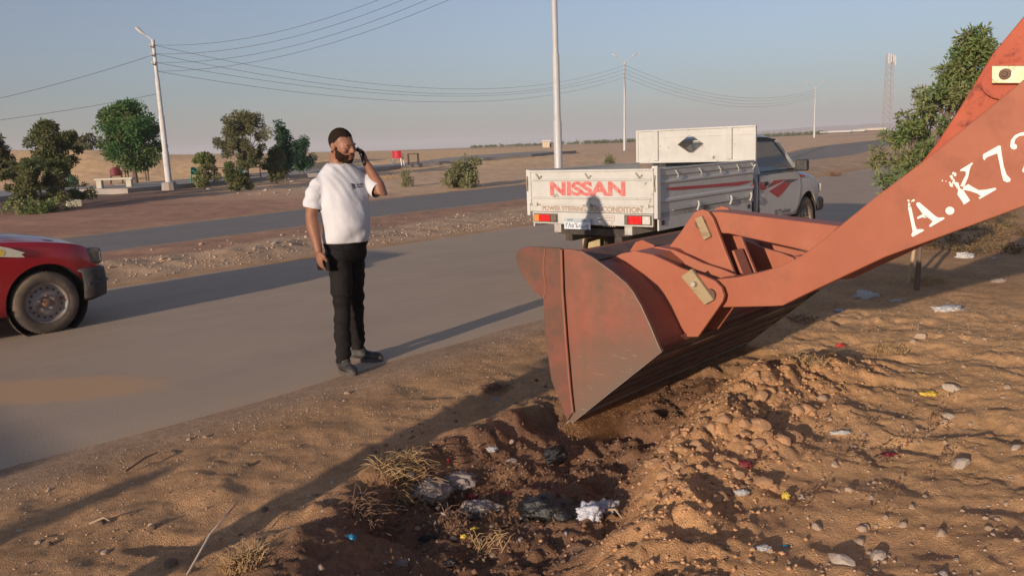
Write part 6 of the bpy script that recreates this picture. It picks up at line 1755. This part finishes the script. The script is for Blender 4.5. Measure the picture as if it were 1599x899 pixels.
p = at(722, 764); s = hpx(p, 9); o = MB().lathe([(0,0),(1,.0),(1.05,.2),(.95,.4),(.3,.5),(.25,.7),(0,.7)], (0,0,0), (.1,-.5,1), 16).build('cup_lid', MAT['white_plastic'], smooth=True); o.location = p+Vector((0,0,.03)); o.scale = (s,)*3
tag(o, 'round white cup lid on the bunched grey cloth', 'lid')
# sticks
def stick(px0, py0, px1, py1, r, m, label, bend=.02, h=.015):
    a = at(px0, py0); b2 = at(px1, py1); a.z += h; b2.z += h*1.5
    mid = a.lerp(b2, .5)+Vector((bend, bend*.3, .02))
    o = MB().tube([a, mid, b2], [r, r*.9, r*.5], 6).build('stick', MAT[m], smooth=True); tag(o, label, 'stick')
a = at(292, 897); q = MB().tube([(0,0,0),(.05,.14,.10),(.12,.30,.165)], [.0045,.004,.003], 6).build('stick', MAT['pale_stone'], smooth=True); q.location = a; tag(q, 'long pale bent stalk rising at the bottom left', 'stick')
stick(196, 740, 246, 712, .006, 'twig', 'brown twig lying on the verge at far left')
stick(938, 800, 972, 816, .006, 'stick', 'pale stick lying across the white plastic sheet')
stick(140, 822, 172, 820, .005, 'stick', 'short pale stick beside the dark lumps at lower left')
stick(1240, 556, 1268, 552, .005, 'stick', 'pale thin twig on the shaded sand below the arm')
stick(1195, 507, 1222, 500, .006, 'twig', 'curled dark twig on the lit sand right of the bucket')
# straw and dead weeds
def tuft(name, px, py, wpx, n, L_, m, label, seed, up=.5, kind=None, spreadx=1, cat='weed', thick=.0022):
    g = random.Random(seed); p0 = at(px, py); w = hpx(p0, wpx)/2; mb = MB()
    for i in range(n):
        a = g.random()*2*PI; q = math.sqrt(g.random())*w; x, y = p0.x+math.cos(a)*q*spreadx, p0.y+math.sin(a)*q
        z = hz(x, y); l = L_*(.4+.9*g.random()); th = g.random()*2*PI; e = up*(.3+g.random())
        d = Vector((math.cos(th), math.sin(th), e)).normalized()
        s = Vector((x,y,z+.003+.02*g.random()*(1-up)))
        mb.tube([s, s+d*l*.55+Vector((0,0,.01)), s+d*l+Vector((0,0,-.015*l/.1))], [thick,thick*.8,thick*.4], 4)
    o = mb.build(name, MAT[m] if isinstance(m, str) else m, fix=False); tag(o, label, cat, kind=kind); return o
tuft('straw_heap', 628, 752, 78, 330, .13, 'straw', 'heap of dry yellow straw on the left rim of the pit', 51, up=.35, cat='straw')
tuft('straw_heap', 585, 812, 70, 200, .11, 'twig', 'thin brown dead stalks trailing down from the straw heap', 52, up=.6, cat='weed')
tuft('straw_heap', 772, 607, 40, 120, .075, 'twig', 'small nest of brown straw on the verge near the bucket tip', 53, up=.12, cat='straw')
tuft('dry_weed', 378, 882, 64, 190, .085, LM['dry'] if False else 'straw', 'dry weed with stiff pale stems at the bottom edge', 54, up=1.6)
tuft('dry_weed', 1385, 548, 58, 220, .07, 'straw', 'patch of short golden dead grass right of the loader shadow', 55, up=1.0)
tuft('dry_weed', 1262, 566, 50, 160, .085, 'straw', 'tangle of dead stems at the head of the spoil ridge', 56, up=.7)
tuft('dry_weed', 1452, 440, 60, 200, .09, 'straw', 'dry grass tuft around the foot of the wooden stake', 57, up=1.1)
tuft('dry_weed', 1255, 500, 44, 90, .07, 'twig', 'brown dead stems in the shade below the loader arm', 58, up=.6)
tuft('dry_weed', 1300, 276, 14, 40, .5, 'twig', 'dark dead stalk on the pale median bank at right', 59, up=.8, thick=.012)
tuft('dry_weed', 600, 280, 60, 120, .4, 'straw', 'pale dead grass on the bank right of the man', 60, up=1.2, thick=.008)
tuft('pit_stalks', 765, 850, 60, 40, .10, 'straw', 'few pale stalks poking out of the dark soil in the pit', 61, up=1.3)
tuft('pit_stalks', 705, 815, 60, 60, .09, 'twig', 'tangled roots and twigs in the dark soil left of the folded cloth', 62, up=.7)
LM['rubbish'] = leaf_mat('rubbish_flakes', [(.05,.03,.022),(.14,.08,.05),(.30,.17,.09),(.10,.06,.04),(.42,.30,.20),(.58,.54,.50)])
c = []; r_ = []; g = random.Random(61)
for i in range(130):
    px = g.gauss(715, 75); py = 770+g.gauss(20, 55); p = at(px, min(py, 893)); c.append((p.x,p.y,p.z+.008)); r_.append(.04+.05*g.random())
for i in range(40):
    p = at(g.uniform(1180, 1500), g.uniform(620, 800)); c.append((p.x,p.y,p.z+.004)); r_.append(.05)
o = leaves_mesh('rubbish_flakes', LM['rubbish'], None, c, r_, 3600, .022, 13, aspect=2.5)
for v_ in o.data.vertices: v_.co.z = max(v_.co.z, -9)
tag(o, 'mixed scraps, crumbs of plastic and dead leaves around the pit', 'rubbish', kind='stuff')
# more rubbish along the left rim
for k, (px, py, w, mt, sq, lb) in enumerate((
  (640,742,16,'grey_rag',(1,.5,.4),'small grey cloth scrap at the top of the straw heap'),
  (690,790,22,'dark_stone',(1,.7,.5),'dark charred lump just left of the folded pale cloth'),
  (668,842,26,'black_bag',(1,.6,.4),'torn strip of black plastic below the grey rag'),
  (700,880,34,'black_bag',(1,.5,.3),'burnt black plastic at the bottom edge of the pit'),
  (628,880,20,'grey_rag',(1,.7,.5),'faded cloth lump at the bottom edge left of the burnt plastic'),
  (792,770,14,'red_pack',(1,.5,.3),'faded red scrap above the large black bag'),
  (812,842,12,'pale_bag',(.4,1,.3),'short white strip of plastic below the large black bag'),
  (884,832,10,'white_bag',(.4,1,.3),'tiny white tube below the blue printed bag'),
  (800,720,16,'grey_rag',(1,.6,.4),'grey paper scrap left of the small tied black bag'),
  (740,826,14,'yellow_pack',(1,.5,.4),'faded yellow packet beside the pit stalks'),
  (560,770,14,'pale_bag',(1,.4,.2),'pale plastic shred on the verge left of the straw heap'),
  (1228,852,14,'blue_plastic',(1,.4,.2),'pale blue scrap near the bottom edge right of the pit'),
  (1400,470,20,'pale_bag',(1,.5,.2),'thin clear plastic lying in the arm shadow'),
  (1560,440,24,'grey_rag',(1,.5,.3),'dusty grey cloth near the right edge behind the arm'))):
    C_('scrap', mt, px, py, w, sq, 70+k, lb, 'scrap')
# dry brush debris further along the bank
c = []; r_ = []
g = random.Random(99)
for i in range(60):
    p = at(1420+175*g.random(), 330+70*g.random()); c.append((p.x,p.y,p.z+.03)); r_.append(.12)
o = leaves_mesh('brush_debris', LM['dry'], None, c, r_, 5200, .05, 12, aspect=3); tag(o, 'brown brushwood and dead leaves spread behind the loader arm at right', 'brushwood', kind='stuff')

# ------------------------------------------------------------------ sand pouring from the bucket lip
def sand_fall():
    W0 = LM_ @ Vector((-.02,.03,-.02)); W1 = LM_ @ Vector((.0,1.9,-.01))
    g = np.random.RandomState(8)
    n = 42000
    t = g.rand(n); f = g.rand(n)
    lo = np.array([height(np.array([W0.x+(W1.x-W0.x)*a]), np.array([W0.y+(W1.y-W0.y)*a]))[0] for a in np.linspace(0,1,40)])
    zl = np.interp(t, np.linspace(0,1,40), lo)
    m = vnoise(t*26, t*0, 3) > .22+.25*g.rand(n)
    x = W0.x+(W1.x-W0.x)*t; y = W0.y+(W1.y-W0.y)*t
    z = 0.0 + (zl-0.0)*f**.85
    sp_ = .012+.05*f
    x = x+g.normal(size=n)*sp_; y = y+g.normal(size=n)*sp_
    x, y, z = x[m], y[m], z[m]; n = len(x)
    s = .0012+.0030*g.rand(n)**3
    base = np.array([(1,0,0),(-.6,.8,0),(-.6,-.8,0),(0,0,2.4)], float); tri = np.array([(0,2,1),(0,1,3),(1,2,3),(2,0,3)])
    V = base[None]*s[:,None,None]+np.stack([x,y,z],1)[:,None,:]
    F_ = tri[None]+4*np.arange(n)[:,None,None]
    o = mesh_np('falling_sand', V.reshape(-1,3), F_.reshape(-1,3), MAT['clod']); tag(o, 'thin curtain of sand and dust pouring off the bucket edge', 'sand', kind='stuff')
    # the fine dust hanging in the curtain
    vs = []; k = 14
    for i in range(k+1):
        a = i/k; xx = W0.x+(W1.x-W0.x)*a; yy = W0.y+(W1.y-W0.y)*a; zz = hz(xx, yy)-.02
        zt = -.01+.02*a
        for dx, dz in ((-.03,zt),(.03,zt),(.13,(zz+zt)/2),(.20,zz),(-.20,zz),(-.13,(zz+zt)/2)):
            vs.append((xx+dx*CA, yy-dx*SA, min(dz, zt)))
    fs = []
    for i in range(k):
        for j in range(6): fs.append((i*6+j, i*6+(j+1)%6, (i+1)*6+(j+1)%6, (i+1)*6+j))
    fs.append(tuple(range(6))); fs.append(tuple(reversed(range(k*6, k*6+6))))
    m = bpy.data.materials.new('dust_air'); m.use_nodes = True; nt = m.node_tree; nt.nodes.remove(nt.nodes['Principled BSDF'])
    pv = nt.nodes.new('ShaderNodeVolumePrincipled'); pv.inputs['Color'].default_value = (.62,.34,.17,1); pv.inputs['Density'].default_value = 5.0
    nt.links.new(pv.outputs[0], nt.nodes['Material Output'].inputs['Volume'])
    o = MB().add(vs, fs).build('dust_cloud', m); tag(o, 'brown dust hanging under the bucket edge', 'dust', kind='stuff')
sand_fall()

# ------------------------------------------------------------------ haze
def haze():
    m = bpy.data.materials.new('haze'); m.use_nodes = True; nt = m.node_tree; nt.nodes.remove(nt.nodes['Principled BSDF'])
    pv = nt.nodes.new('ShaderNodeVolumePrincipled'); pv.inputs['Color'].default_value = (.74,.78,.86,1); pv.inputs['Density'].default_value = HAZE
    pv.inputs['Anisotropy'].default_value = .0
    nt.links.new(pv.outputs[0], nt.nodes['Material Output'].inputs['Volume'])
    o = MB().box((-5600,-3300,-9),(5600,6500,60)).build('haze', m); tag(o, kind='stuff', label='pale dusty haze over the plain', cat='haze')
HAZE = .00042
haze()
